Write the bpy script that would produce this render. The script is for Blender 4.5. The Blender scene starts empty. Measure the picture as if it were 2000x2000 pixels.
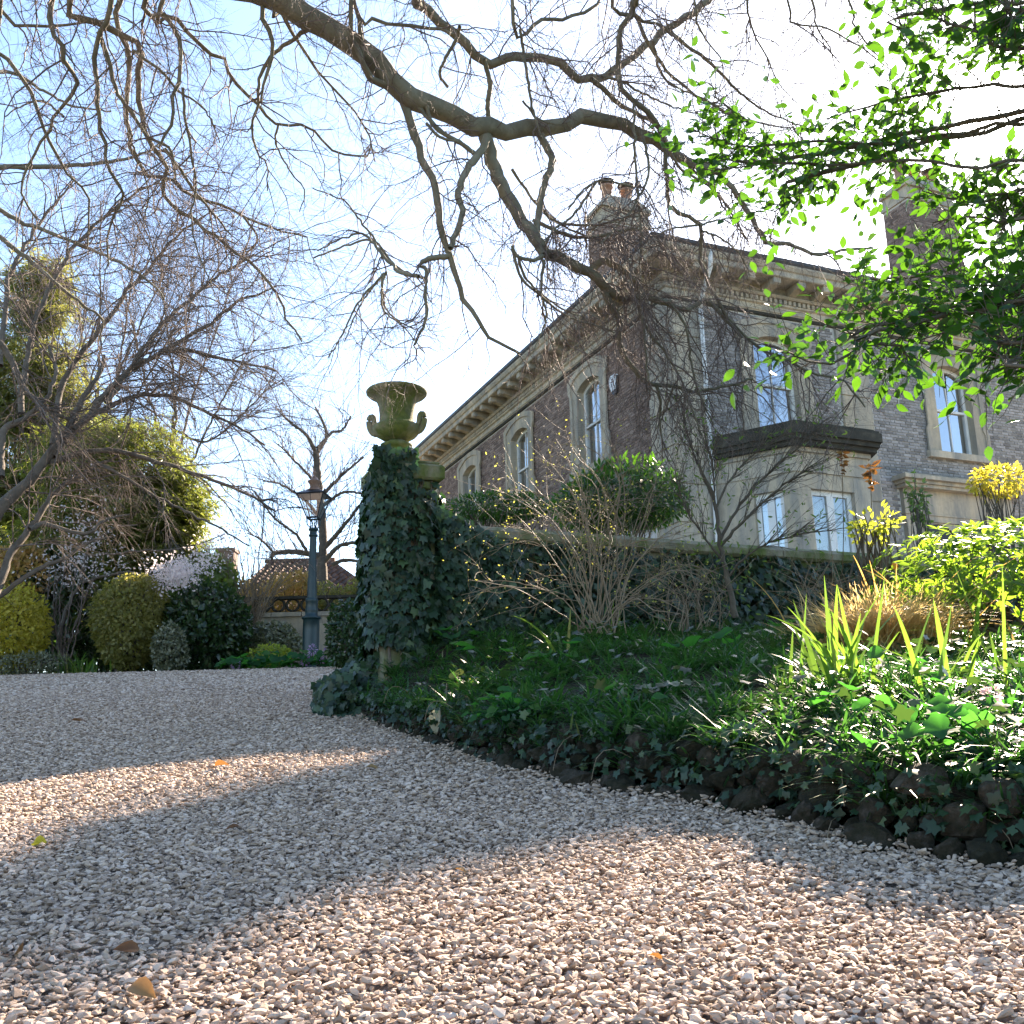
import bpy, math, random
import numpy as np
from mathutils import Vector, Matrix

random.seed(7)
RNG = np.random.default_rng(11)
D = bpy.data
SC = bpy.context.scene
COL = SC.collection
rad = math.radians

# ------------------------------------------------------------------ camera
F, PITCH, ROLL = 2000.0, rad(13.63), rad(1.4)
cp, sp, cr, sr = math.cos(PITCH), math.sin(PITCH), math.cos(ROLL), math.sin(ROLL)
R_ = np.array([1.0, 0, 0]); U_ = np.array([0, -sp, cp]); F_ = np.array([0, cp, sp])
CX = cr * R_ - sr * U_; CY = sr * R_ + cr * U_
cam = D.objects.new('camera', D.cameras.new('camera'))
COL.objects.link(cam)
cam.matrix_world = Matrix(((CX[0], CY[0], -F_[0], 0), (CX[1], CY[1], -F_[1], 0), (CX[2], CY[2], -F_[2], 0), (0, 0, 0, 1)))
cam.data.sensor_width = 36; cam.data.lens = 36.0
cam.data.clip_start = 0.05; cam.data.clip_end = 2000
SC.camera = cam

# ------------------------------------------------------------------ sky, sun, exposure
SUN = np.array([0.4074, 0.7543, 0.5148]); SUN /= np.linalg.norm(SUN)
SUN_EL = math.asin(SUN[2]); SUN_AZ = math.atan2(SUN[0], SUN[1])
world = D.worlds.new('World'); SC.world = world; world.use_nodes = True
wn = world.node_tree.nodes; wl = world.node_tree.links
wn.clear()
sky = wn.new('ShaderNodeTexSky'); sky.sky_type = 'NISHITA'; sky.sun_disc = False
sky.sun_elevation = SUN_EL; sky.sun_rotation = SUN_AZ
sky.altitude = 0; sky.air_density = 1.0; sky.dust_density = 0.6; sky.ozone_density = 2.0
bg = wn.new('ShaderNodeBackground'); bg.inputs['Strength'].default_value = 0.068
out = wn.new('ShaderNodeOutputWorld')
# bright hazy air round the sun (the aureole the sky model leaves out without its disc)
tc = wn.new('ShaderNodeTexCoord')
dot = wn.new('ShaderNodeVectorMath'); dot.operation = 'DOT_PRODUCT'; dot.inputs[1].default_value = tuple(SUN)
nrm = wn.new('ShaderNodeVectorMath'); nrm.operation = 'NORMALIZE'
wl.new(tc.outputs['Generated'], nrm.inputs[0]); wl.new(nrm.outputs[0], dot.inputs[0])
mx = wn.new('ShaderNodeMath'); mx.operation = 'MAXIMUM'; mx.inputs[1].default_value = 0.0
wl.new(dot.outputs['Value'], mx.inputs[0])
def glow(power, amount):
    a = wn.new('ShaderNodeMath'); a.operation = 'POWER'; a.inputs[1].default_value = power
    b = wn.new('ShaderNodeMath'); b.operation = 'MULTIPLY'; b.inputs[1].default_value = amount
    wl.new(mx.outputs[0], a.inputs[0]); wl.new(a.outputs[0], b.inputs[0]); return b
g1, g2 = glow(1400, 90.0), glow(30, 1.2)
ad = wn.new('ShaderNodeMath'); ad.operation = 'ADD'
wl.new(g1.outputs[0], ad.inputs[0]); wl.new(g2.outputs[0], ad.inputs[1])
cb = wn.new('ShaderNodeVectorMath'); cb.operation = 'SCALE'; cb.inputs[0].default_value = (1.0, 0.97, 0.92)
wl.new(ad.outputs[0], cb.inputs['Scale'])
sm = wn.new('ShaderNodeVectorMath'); sm.operation = 'ADD'
wl.new(sky.outputs[0], sm.inputs[0]); wl.new(cb.outputs[0], sm.inputs[1])
wl.new(sm.outputs[0], bg.inputs['Color']); wl.new(bg.outputs[0], out.inputs['Surface'])

sl = D.lights.new('sun', 'SUN'); sl.energy = 5.0; sl.angle = rad(0.55); sl.color = (1.0, 0.81, 0.63)
sun = D.objects.new('sun', sl); COL.objects.link(sun)
sun.rotation_euler = Vector(SUN).to_track_quat('Z', 'Y').to_euler(); sun.location = (20, 30, 40)
SC.view_settings.view_transform = 'Standard'; SC.view_settings.look = 'None'
SC.view_settings.gamma = 1; SC.view_settings.use_curve_mapping = False
SC.view_settings.exposure = 2.7
SC.cycles.max_bounces = 6; SC.cycles.transparent_max_bounces = 8
SC.cycles.diffuse_bounces = 3; SC.cycles.glossy_bounces = 3; SC.cycles.caustics_reflective = False
SC.cycles.caustics_refractive = False

# ------------------------------------------------------------------ placing by sight line
def ray(x, y):
    a, b = x - 1000.0, 1000.0 - y
    d = CX * a + CY * b + F_ * F
    return d / np.linalg.norm(d)
def at(x, y, Y):                       # the point seen at photo pixel (x, y) standing Y metres ahead
    d = ray(x, y); return d * (Y / d[1])
K = 2000.0 / 1932.0
def at9(x, y, Y): return at(x * K, y * K, Y)
def project(P):
    P = np.asarray(P, float)
    fw = P @ F_
    return np.stack([1000 + F * (P @ CX) / fw, 1000 - F * (P @ CY) / fw], -1)
def unit(v):
    v = np.asarray(v, float); return v / np.maximum(np.linalg.norm(v, axis=-1, keepdims=True), 1e-9)

# ------------------------------------------------------------------ materials
def mat(name):
    m = D.materials.new(name); m.use_nodes = True
    nt = m.node_tree; p = nt.nodes['Principled BSDF']
    return m, nt, p
def N(nt, t, **kw):
    n = nt.nodes.new(t)
    for k, v in kw.items(): setattr(n, k, v)
    return n
def rnd_value(nt):                     # one random number per piece: stored on joined pieces, per object on single ones
    a = N(nt, 'ShaderNodeAttribute', attribute_name='rnd')
    o = N(nt, 'ShaderNodeObjectInfo')
    s = N(nt, 'ShaderNodeMath', operation='ADD'); f = N(nt, 'ShaderNodeMath', operation='FRACT')
    nt.links.new(a.outputs['Fac'], s.inputs[0]); nt.links.new(o.outputs['Random'], s.inputs[1])
    nt.links.new(s.outputs[0], f.inputs[0]); return f.outputs[0]
def ramp(nt, fac, cols):
    r = N(nt, 'ShaderNodeValToRGB'); e = r.color_ramp.elements
    while len(e) < len(cols): e.new(0.5)
    for i, c in enumerate(cols):
        pos, c3 = c if isinstance(c[1], tuple) else (i / max(1, len(cols) - 1), c)
        e[i].position = pos; e[i].color = (*c3, 1)
    nt.links.new(fac, r.inputs['Fac']); return r.outputs['Color']
def noise(nt, scale, detail=4, rough=0.6, coord='Object', stretch=None):
    t = N(nt, 'ShaderNodeTexCoord'); n = N(nt, 'ShaderNodeTexNoise')
    n.inputs['Scale'].default_value = scale; n.inputs['Detail'].default_value = detail; n.inputs['Roughness'].default_value = rough
    if stretch:
        mp = N(nt, 'ShaderNodeMapping'); mp.inputs['Scale'].default_value = stretch
        nt.links.new(t.outputs[coord], mp.inputs['Vector']); nt.links.new(mp.outputs[0], n.inputs['Vector'])
    else: nt.links.new(t.outputs[coord], n.inputs['Vector'])
    return n.outputs['Fac']
def mixc(nt, fac, a, b, mode='MIX'):
    m = N(nt, 'ShaderNodeMix', data_type='RGBA', blend_type=mode)
    for sck, v in ((m.inputs[0], fac), (m.inputs[6], a), (m.inputs[7], b)):
        if hasattr(v, 'is_linked'): nt.links.new(v, sck)
        else: sck.default_value = v if isinstance(v, (int, float)) else (*v, 1)
    return m.outputs[2]
def bump(nt, p, h, strength=0.4, dist=0.01):
    b = N(nt, 'ShaderNodeBump'); b.inputs['Strength'].default_value = strength; b.inputs['Distance'].default_value = dist
    nt.links.new(h, b.inputs['Height']); nt.links.new(b.outputs[0], p.inputs['Normal'])
def leaf_mat(name, cols, trans, amount=0.4, rough=0.4, spec=0.5):
    m, nt, p = mat(name)
    c = ramp(nt, rnd_value(nt), cols)
    nt.links.new(c, p.inputs['Base Color']); p.inputs['Roughness'].default_value = rough
    p.inputs['Specular IOR Level'].default_value = spec
    tr = N(nt, 'ShaderNodeBsdfTranslucent'); tr.inputs['Color'].default_value = (*trans, 1)
    ms = N(nt, 'ShaderNodeMixShader'); ms.inputs[0].default_value = amount
    nt.links.new(p.outputs[0], ms.inputs[1]); nt.links.new(tr.outputs[0], ms.inputs[2])
    nt.links.new(ms.outputs[0], nt.nodes['Material Output'].inputs['Surface']); return m
def surf(name, cols, scale=6, rough=0.8, bump_s=0.3, bump_d=0.01, detail=6, coord='Object', stretch=None, use_rnd=0.0, fine=None, spec=0.3):
    m, nt, p = mat(name)
    n = noise(nt, scale, detail, 0.65, coord, stretch)
    fac = n
    if use_rnd:
        mm = N(nt, 'ShaderNodeMix'); mm.inputs[0].default_value = use_rnd
        nt.links.new(n, mm.inputs[2]); nt.links.new(rnd_value(nt), mm.inputs[3]); fac = mm.outputs[0]
    c = ramp(nt, fac, cols)
    nt.links.new(c, p.inputs['Base Color']); p.inputs['Roughness'].default_value = rough
    p.inputs['Specular IOR Level'].default_value = spec
    bump(nt, p, noise(nt, fine or scale * 5, 5, 0.7, coord), bump_s, bump_d)
    return m

M = {}
M['gravel'] = surf('gravel_stone', [(0.05, (0.20, 0.145, 0.105)), (0.4, (0.39, 0.295, 0.222)), (0.75, (0.56, 0.44, 0.345)), (1.0, (0.70, 0.585, 0.48))], 25, 0.85, 0.3, 0.003, use_rnd=0.75, coord='Object')
M['gravel_bed'] = surf('gravel_bed', [(0.35, (0.14, 0.105, 0.08)), (0.5, (0.27, 0.21, 0.165)), (0.65, (0.42, 0.335, 0.27))], 42, 0.9, 1.0, 0.02, coord='Object', fine=60)
M['soil'] = surf('soil', [(0.3, (0.018, 0.013, 0.009)), (0.7, (0.05, 0.038, 0.026))], 12, 0.95, 0.8, 0.03)
M['lawn'] = surf('rough_grass_ground', [(0.3, (0.03, 0.035, 0.014)), (0.7, (0.06, 0.07, 0.025))], 3, 0.95, 0.8, 0.05)
M['brick'] = surf('brown_brick', [(0.05, (0.10, 0.068, 0.054)), (0.4, (0.20, 0.138, 0.110)), (0.75, (0.30, 0.215, 0.172)), (1.0, (0.43, 0.345, 0.28))], 1.1, 0.85, 0.35, 0.006, use_rnd=0.6, fine=40)
M['grey_brick'] = surf('weathered_grey_brick', [(0.05, (0.13, 0.115, 0.11)), (0.4, (0.25, 0.23, 0.215)), (0.75, (0.36, 0.33, 0.315)), (1.0, (0.46, 0.43, 0.41))], 1.1, 0.85, 0.35, 0.006, use_rnd=0.6, fine=40)
M['bounce_paving'] = surf('terrace_bounce_surface', [(0.3, (0.36, 0.32, 0.27)), (0.7, (0.48, 0.43, 0.37))], 9, 0.95, 0.5, 0.01)  # unseen terrace top, made pale to bounce skylight onto the house fronts
M['mortar'] = surf('lime_mortar', [(0.3, (0.50, 0.47, 0.42)), (0.7, (0.62, 0.58, 0.52))], 3, 0.95, 0.3, 0.005)
m, nt, p = mat('buff_stone')
mm = N(nt, 'ShaderNodeMix'); mm.inputs[0].default_value = 0.25
nt.links.new(noise(nt, 2.2, 6, 0.65), mm.inputs[2]); nt.links.new(rnd_value(nt), mm.inputs[3])
c1 = ramp(nt, mm.outputs[0], [(0.2, (0.36, 0.295, 0.20)), (0.5, (0.52, 0.43, 0.305)), (0.8, (0.62, 0.53, 0.39))])
f1 = ramp(nt, noise(nt, 3.0, 6, 0.7, stretch=(1, 1, 0.22)), [(0.36, (0, 0, 0)), (0.64, (0.9, 0.9, 0.9))])     # grey rain streaks
f2 = ramp(nt, noise(nt, 11, 5, 0.75), [(0.56, (0, 0, 0)), (0.75, (0.6, 0.6, 0.6))])                              # lichen and soot spots
nt.links.new(mixc(nt, f2, mixc(nt, f1, c1, (0.24, 0.23, 0.205)), (0.17, 0.16, 0.13)), p.inputs['Base Color']); p.inputs['Roughness'].default_value = 0.88; p.inputs['Specular IOR Level'].default_value = 0.2
bump(nt, p, noise(nt, 30, 5, 0.7), 0.4, 0.008); M['stone'] = m
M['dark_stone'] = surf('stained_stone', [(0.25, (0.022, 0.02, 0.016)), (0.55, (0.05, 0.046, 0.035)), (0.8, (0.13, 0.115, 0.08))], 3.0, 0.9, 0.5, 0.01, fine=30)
M['paint'] = surf('white_paint', [(0.3, (0.62, 0.61, 0.57)), (0.7, (0.78, 0.77, 0.73))], 3, 0.45, 0.05, 0.002)
M['blind'] = surf('cream_blind', [(0.3, (0.60, 0.59, 0.54)), (0.7, (0.72, 0.71, 0.66))], 3, 0.8, 0.05, 0.002)
M['slate'] = surf('roof_slate', [(0.3, (0.06, 0.06, 0.065)), (0.7, (0.11, 0.11, 0.115))], 4, 0.7, 0.4, 0.01)
M['tile'] = surf('clay_roof_tile', [(0.2, (0.055, 0.034, 0.026)), (0.55, (0.12, 0.07, 0.05)), (0.9, (0.19, 0.12, 0.09))], 5, 0.85, 0.3, 0.01, use_rnd=0.5)
M['terracotta'] = surf('terracotta', [(0.3, (0.26, 0.13, 0.08)), (0.7, (0.40, 0.24, 0.16))], 6, 0.8, 0.2, 0.005)
M['lead'] = surf('dark_lead', [(0.3, (0.035, 0.037, 0.042)), (0.7, (0.07, 0.073, 0.08))], 6, 0.5, 0.2, 0.004)
M['moss_stone'] = None
m, nt, p = mat('mossy_stone')
c1 = ramp(nt, noise(nt, 9, 6, 0.7), [(0.3, (0.14, 0.13, 0.09)), (0.6, (0.27, 0.25, 0.18)), (0.85, (0.40, 0.37, 0.29))])
f1 = ramp(nt, noise(nt, 3.2, 5, 0.65, stretch=(1, 1, 0.5)), [(0.42, (0, 0, 0)), (0.6, (1, 1, 1))])
c2 = ramp(nt, noise(nt, 22, 4), [(0.3, (0.06, 0.085, 0.018)), (0.7, (0.13, 0.165, 0.035))])
nt.links.new(mixc(nt, f1, c1, c2), p.inputs['Base Color']); p.inputs['Roughness'].default_value = 0.92
bump(nt, p, noise(nt, 45, 5, 0.7), 0.5, 0.01); M['moss_stone'] = m
M['rubble'] = surf('rubble_stone', [(0.3, (0.012, 0.014, 0.007)), (0.45, (0.035, 0.034, 0.017)), (0.56, (0.06, 0.05, 0.034)), (0.7, (0.12, 0.105, 0.085))], 4.5, 0.9, 0.9, 0.03, use_rnd=0.2, fine=22)
M['bark'] = surf('beech_bark', [(0.25, (0.10, 0.095, 0.068)), (0.5, (0.17, 0.16, 0.115)), (0.8, (0.27, 0.26, 0.20))], 7, 0.85, 0.6, 0.01, stretch=(1, 1, 0.6), fine=50)
M['twig'] = surf('beech_twig', [(0.3, (0.10, 0.076, 0.066)), (0.7, (0.18, 0.142, 0.124))], 6, 0.7, 0.1, 0.002, spec=0.2)
M['pale_twig'] = surf('pale_twig', [(0.3, (0.10, 0.08, 0.068)), (0.7, (0.17, 0.14, 0.12))], 4, 0.8, 0.1, 0.002, spec=0.1)
M['grey_bark'] = surf('grey_bark', [(0.3, (0.075, 0.062, 0.048)), (0.7, (0.16, 0.135, 0.105))], 5, 0.85, 0.6, 0.02, fine=30)
M['tan_stem'] = surf('tan_stem', [(0.3, (0.16, 0.12, 0.075)), (0.7, (0.30, 0.235, 0.155))], 9, 0.6, 0.1, 0.002)
M['ivy'] = leaf_mat('ivy_leaf', [(0.0, (0.010, 0.026, 0.013)), (0.5, (0.018, 0.045, 0.022)), (0.85, (0.030, 0.066, 0.032)), (1.0, (0.07, 0.12, 0.05))], (0.05, 0.14, 0.03), 0.15, 0.42, 0.4)
M['camellia'] = leaf_mat('evergreen_leaf', [(0.0, (0.012, 0.03, 0.011)), (0.6, (0.02, 0.05, 0.013)), (1.0, (0.04, 0.085, 0.02))], (0.14, 0.38, 0.02), 0.27, 0.4, 0.4)
M['rhodo'] = leaf_mat('rhododendron_leaf', [(0.0, (0.03, 0.065, 0.014)), (0.6, (0.06, 0.12, 0.022)), (1.0, (0.11, 0.17, 0.03))], (0.38, 0.62, 0.04), 0.45, 0.38, 0.5)
M['turf'] = leaf_mat('lily_turf_blade', [(0.0, (0.012, 0.036, 0.014)), (0.6, (0.024, 0.066, 0.022)), (0.95, (0.05, 0.11, 0.03)), (1.0, (0.22, 0.2, 0.10))], (0.10, 0.30, 0.04), 0.32, 0.42, 0.4)
M['iris'] = leaf_mat('iris_blade', [(0.0, (0.04, 0.09, 0.02)), (0.7, (0.09, 0.16, 0.03)), (0.9, (0.2, 0.22, 0.05)), (1.0, (0.35, 0.26, 0.12))], (0.24, 0.44, 0.045), 0.4, 0.45, 0.4)
M['broad'] = leaf_mat('broad_leaf', [(0.0, (0.025, 0.07, 0.035)), (0.6, (0.04, 0.11, 0.04)), (1.0, (0.09, 0.16, 0.045))], (0.10, 0.40, 0.04), 0.42, 0.7, 0.10)
M['yellow_leaf'] = leaf_mat('yellowing_leaf', [(0.0, (0.2, 0.22, 0.04)), (1.0, (0.3, 0.3, 0.06))], (0.5, 0.5, 0.05), 0.4, 0.45, 0.4)
M['dark_leaf'] = leaf_mat('dark_glossy_leaf', [(0.0, (0.012, 0.028, 0.010)), (0.6, (0.022, 0.05, 0.016)), (1.0, (0.045, 0.08, 0.025))], (0.09, 0.19, 0.03), 0.25, 0.3, 0.6)
M['laurel'] = leaf_mat('laurel_leaf', [(0.0, (0.045, 0.085, 0.02)), (0.6, (0.09, 0.15, 0.03)), (1.0, (0.15, 0.2, 0.04))], (0.35, 0.48, 0.05), 0.4, 0.35, 0.5)
M['golden'] = leaf_mat('golden_leaf', [(0.0, (0.18, 0.16, 0.022)), (0.5, (0.34, 0.30, 0.04)), (1.0, (0.5, 0.44, 0.08))], (0.75, 0.66, 0.06), 0.4, 0.5, 0.4)
M['olive'] = leaf_mat('olive_leaf', [(0.0, (0.09, 0.095, 0.025)), (0.5, (0.17, 0.165, 0.05)), (1.0, (0.28, 0.26, 0.09))], (0.5, 0.48, 0.09), 0.4, 0.5, 0.4)
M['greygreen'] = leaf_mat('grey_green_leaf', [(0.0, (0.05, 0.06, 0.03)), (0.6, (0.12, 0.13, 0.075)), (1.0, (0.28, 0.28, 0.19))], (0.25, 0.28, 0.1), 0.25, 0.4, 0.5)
M['yew'] = leaf_mat('yew_spray', [(0.0, (0.05, 0.06, 0.015)), (0.5, (0.11, 0.125, 0.03)), (1.0, (0.2, 0.21, 0.05))], (0.30, 0.36, 0.05), 0.4, 0.5, 0.3)
M['cypress'] = leaf_mat('cypress_spray', [(0.0, (0.08, 0.09, 0.025)), (0.5, (0.13, 0.14, 0.035)), (1.0, (0.2, 0.2, 0.06))], (0.36, 0.38, 0.07), 0.4, 0.55, 0.3)
M['hedge'] = leaf_mat('copper_hedge_leaf', [(0.0, (0.13, 0.13, 0.03)), (0.4, (0.27, 0.21, 0.05)), (0.75, (0.42, 0.24, 0.08)), (1.0, (0.52, 0.3, 0.14))], (0.75, 0.5, 0.14), 0.45, 0.5, 0.4)
M['dry'] = leaf_mat('dry_grass_blade', [(0.0, (0.28, 0.19, 0.075)), (0.6, (0.46, 0.34, 0.15)), (1.0, (0.6, 0.48, 0.25))], (0.88, 0.66, 0.28), 0.5, 0.5, 0.4)
M['bud'] = leaf_mat('yellow_bud', [(0.0, (0.26, 0.28, 0.05)), (1.0, (0.42, 0.42, 0.09))], (0.6, 0.6, 0.1), 0.4, 0.5, 0.4)
M['fresh'] = leaf_mat('fresh_leaf', [(0.0, (0.1, 0.16, 0.025)), (0.6, (0.2, 0.27, 0.04)), (1.0, (0.33, 0.36, 0.06))], (0.6, 0.66, 0.06), 0.5, 0.45, 0.4)
M['small_green'] = leaf_mat('small_green_leaf', [(0.0, (0.035, 0.07, 0.018)), (0.6, (0.07, 0.12, 0.03)), (1.0, (0.13, 0.18, 0.05))], (0.22, 0.36, 0.05), 0.4, 0.45, 0.4)
M['blossom'] = leaf_mat('pink_blossom', [(0.0, (0.72, 0.6, 0.58)), (0.6, (0.84, 0.75, 0.72)), (1.0, (0.88, 0.82, 0.8))], (0.95, 0.85, 0.82), 0.5, 0.6, 0.3)
M['mauve'] = leaf_mat('mauve_flower', [(0.0, (0.32, 0.2, 0.36)), (1.0, (0.52, 0.38, 0.55))], (0.5, 0.35, 0.5), 0.4, 0.6, 0.3)
M['palepink'] = leaf_mat('pale_pink_flower', [(0.0, (0.5, 0.32, 0.34)), (1.0, (0.65, 0.5, 0.5))], (0.6, 0.45, 0.45), 0.4, 0.6, 0.3)
M['fallen'] = leaf_mat('fallen_leaf', [(0.0, (0.10, 0.045, 0.015)), (0.5, (0.18, 0.085, 0.03)), (1.0, (0.28, 0.18, 0.06))], (0.35, 0.16, 0.04), 0.25, 0.5, 0.4)
M['pale_dead'] = leaf_mat('pale_dead_leaf', [(0.0, (0.30, 0.29, 0.2)), (1.0, (0.38, 0.36, 0.26))], (0.35, 0.34, 0.2), 0.3, 0.6, 0.3)
M['iron'] = surf('green_iron_paint', [(0.3, (0.006, 0.022, 0.025)), (0.7, (0.011, 0.036, 0.039))], 8, 0.4, 0.15, 0.003, spec=0.5)
M['dark_iron'] = surf('dark_iron', [(0.3, (0.012, 0.013, 0.016)), (0.7, (0.03, 0.03, 0.034))], 8, 0.45, 0.15, 0.003, spec=0.5)
M['copper'] = surf('aged_copper', [(0.3, (0.13, 0.075, 0.05)), (0.7, (0.27, 0.17, 0.12))], 8, 0.5, 0.2, 0.003)
M['plastic'] = surf('white_plastic', [(0.3, (0.7, 0.7, 0.69)), (0.7, (0.78, 0.78, 0.77))], 4, 0.35, 0.02, 0.001)
M['black_plastic'] = surf('black_plastic', [(0.3, (0.012, 0.012, 0.014)), (0.7, (0.02, 0.02, 0.024))], 4, 0.35, 0.02, 0.001)
def glass_mat(name, refl, tint):
    m, nt, p = mat(name)
    g = N(nt, 'ShaderNodeBsdfGlossy'); g.inputs['Roughness'].default_value = 0.015; g.inputs['Color'].default_value = (0.95, 0.97, 1, 1)
    t = N(nt, 'ShaderNodeBsdfTransparent'); t.inputs['Color'].default_value = (*tint, 1)
    ms = N(nt, 'ShaderNodeMixShader'); ms.inputs[0].default_value = refl
    # old glass is not flat: a slow ripple
    b = N(nt, 'ShaderNodeBump'); b.inputs['Strength'].default_value = 0.08; b.inputs['Distance'].default_value = 0.02
    nt.links.new(noise(nt, 2.2, 2, 0.5), b.inputs['Height']); nt.links.new(b.outputs[0], g.inputs['Normal'])
    nt.links.new(t.outputs[0], ms.inputs[1]); nt.links.new(g.outputs[0], ms.inputs[2])
    nt.links.new(ms.outputs[0], nt.nodes['Material Output'].inputs['Surface']); return m
M['glass'] = glass_mat('window_glass', 0.5, (0.8, 0.84, 0.84))
M['bay_glass'] = glass_mat('bay_window_glass', 0.22, (0.8, 0.84, 0.82))
M['lamp_glass'] = glass_mat('lantern_glass', 0.16, (0.82, 0.88, 0.9))
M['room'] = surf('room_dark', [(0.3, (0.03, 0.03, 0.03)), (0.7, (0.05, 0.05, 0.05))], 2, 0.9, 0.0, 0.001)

# ------------------------------------------------------------------ object helpers
def link(o, parent=None):
    COL.objects.link(o)
    if parent is not None: o.parent = parent
    return o
def tag(o, label=None, cat=None, group=None, kind=None):
    if label: o['label'] = label
    if cat: o['category'] = cat
    if group: o['group'] = group
    if kind: o['kind'] = kind
    return o
def empty(name, label, cat, loc=(0, 0, 0), group=None):
    o = D.objects.new(name, None); o.empty_display_size = 0.1; o.location = loc
    link(o); tag(o, label, cat, group); return o
def raw_mesh(name, V, Fc, smooth=False, rnd=None):
    """V (n,3); Fc (m,k) with one polygon size, or a list of index lists."""
    me = D.meshes.new(name)
    V = np.asarray(V, np.float32)
    if isinstance(Fc, np.ndarray):
        m_, k = Fc.shape
        me.vertices.add(len(V)); me.vertices.foreach_set('co', V.ravel())
        me.loops.add(m_ * k); me.loops.foreach_set('vertex_index', Fc.astype(np.int32).ravel())
        me.polygons.add(m_)
        me.polygons.foreach_set('loop_start', np.arange(0, m_ * k, k, dtype=np.int32))
        me.polygons.foreach_set('loop_total', np.full(m_, k, np.int32))
        me.update(calc_edges=True)
    else:
        me.from_pydata([tuple(map(float, v)) for v in V], [], Fc)
    me.polygons.foreach_set('use_smooth', np.full(len(me.polygons), smooth))
    if rnd is not None:
        a = me.attributes.new('rnd', 'FLOAT', 'POINT'); a.data.foreach_set('value', np.asarray(rnd, np.float32))
    me.update(); return me
def obj(name, me, material, parent=None, origin=None):
    """Mesh data given in world space; the object sits at its parent's origin (parents are not rotated)."""
    if material is not None and len(me.materials) == 0: me.materials.append(material)
    o = D.objects.new(name, me); link(o, parent)
    if name in ('stems', 'stalks', 'branches') and parent is not None: o['kind'] = 'stuff'
    off = np.zeros(3)
    q = parent
    while q is not None: off += np.array(q.location); q = q.parent
    o.location = tuple(-off) if parent is not None else (0, 0, 0)
    return o

class MB:                              # collects polygons of one mesh
    def __init__(s): s.v = []; s.f = []; s.n = 0; s.r = []
    def add(s, V, Fc, r=None):
        V = [tuple(map(float, v)) for v in V]
        s.v += V; s.f += [[i + s.n for i in f] for f in Fc]; s.n += len(V)
        s.r += [random.random() if r is None else r] * len(V); return s
    def box(s, o, a, b, c):            # corner o and three edge vectors
        o, a, b, c = (np.asarray(t, float) for t in (o, a, b, c))
        P = [o, o + a, o + a + b, o + b, o + c, o + a + c, o + a + b + c, o + b + c]
        if np.dot(np.cross(a, b), c) < 0: fl = [[0, 1, 2, 3], [4, 7, 6, 5], [0, 4, 5, 1], [1, 5, 6, 2], [2, 6, 7, 3], [3, 7, 4, 0]]
        else: fl = [[3, 2, 1, 0], [5, 6, 7, 4], [1, 5, 4, 0], [2, 6, 5, 1], [3, 7, 6, 2], [0, 4, 7, 3]]
        return s.add(P, fl)
    def tube(s, pts, rads, n=8, caps=True):
        pts = np.asarray(pts, float)
        V, Fq = tubes(pts[None], np.asarray(rads, float)[None] if np.ndim(rads) else np.full((1, len(pts)), rads), n)
        fl = Fq.tolist()
        if caps:
            k = len(pts); fl.append(list(range(n))[::-1]); fl.append([(k - 1) * n + i for i in range(n)])
        return s.add(V, fl)
    def lathe(s, prof, c, n=24, flute=None):
        V = []; Fc = []
        for i, (r, z) in enumerate(prof):
            for j in range(n):
                a = 2 * math.pi * j / n
                rr = r * (1 + (flute(i, j) if flute else 0))
                V.append((c[0] + rr * math.cos(a), c[1] + rr * math.sin(a), c[2] + z))
        for i in range(len(prof) - 1):
            for j in range(n):
                j2 = (j + 1) % n
                Fc.append([i * n + j, i * n + j2, (i + 1) * n + j2, (i + 1) * n + j])
        return s.add(V, Fc)
    def build(s, name, material, parent=None, smooth=False, label=None):
        me = raw_mesh(name, s.v, s.f, smooth, s.r)
        o = obj(name, me, material, parent)
        if label: o['label'] = label
        return o

def tubes(P, Rr, n=3):
    """P (N,K,3) polylines, Rr (N,K) radii -> verts, quads; n-sided open tubes."""
    Nn, Kk, _ = P.shape
    T = np.empty_like(P); T[:, 1:-1] = P[:, 2:] - P[:, :-2]; T[:, 0] = P[:, 1] - P[:, 0]; T[:, -1] = P[:, -1] - P[:, -2]
    T = unit(T)
    ref = np.where(np.abs(T[:, :1, 2:3]) > 0.9, np.array([1.0, 0, 0]), np.array([0, 0, 1.0]))
    ref = np.broadcast_to(ref, T.shape)
    A = unit(np.cross(T, ref)); B = np.cross(T, A)
    an = 2 * np.pi * np.arange(n) / n
    V = P[:, :, None] + Rr[:, :, None, None] * (A[:, :, None] * np.cos(an)[None, None, :, None] + B[:, :, None] * np.sin(an)[None, None, :, None])
    base = (np.arange(Nn)[:, None, None] * Kk + np.arange(Kk - 1)[None, :, None]) * n
    j = np.arange(n)[None, None]; j2 = (j + 1) % n
    Fq = np.stack([base + j, base + j2, base + n + j2, base + n + j], -1).reshape(-1, 4)
    return V.reshape(-1, 3), Fq

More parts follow.
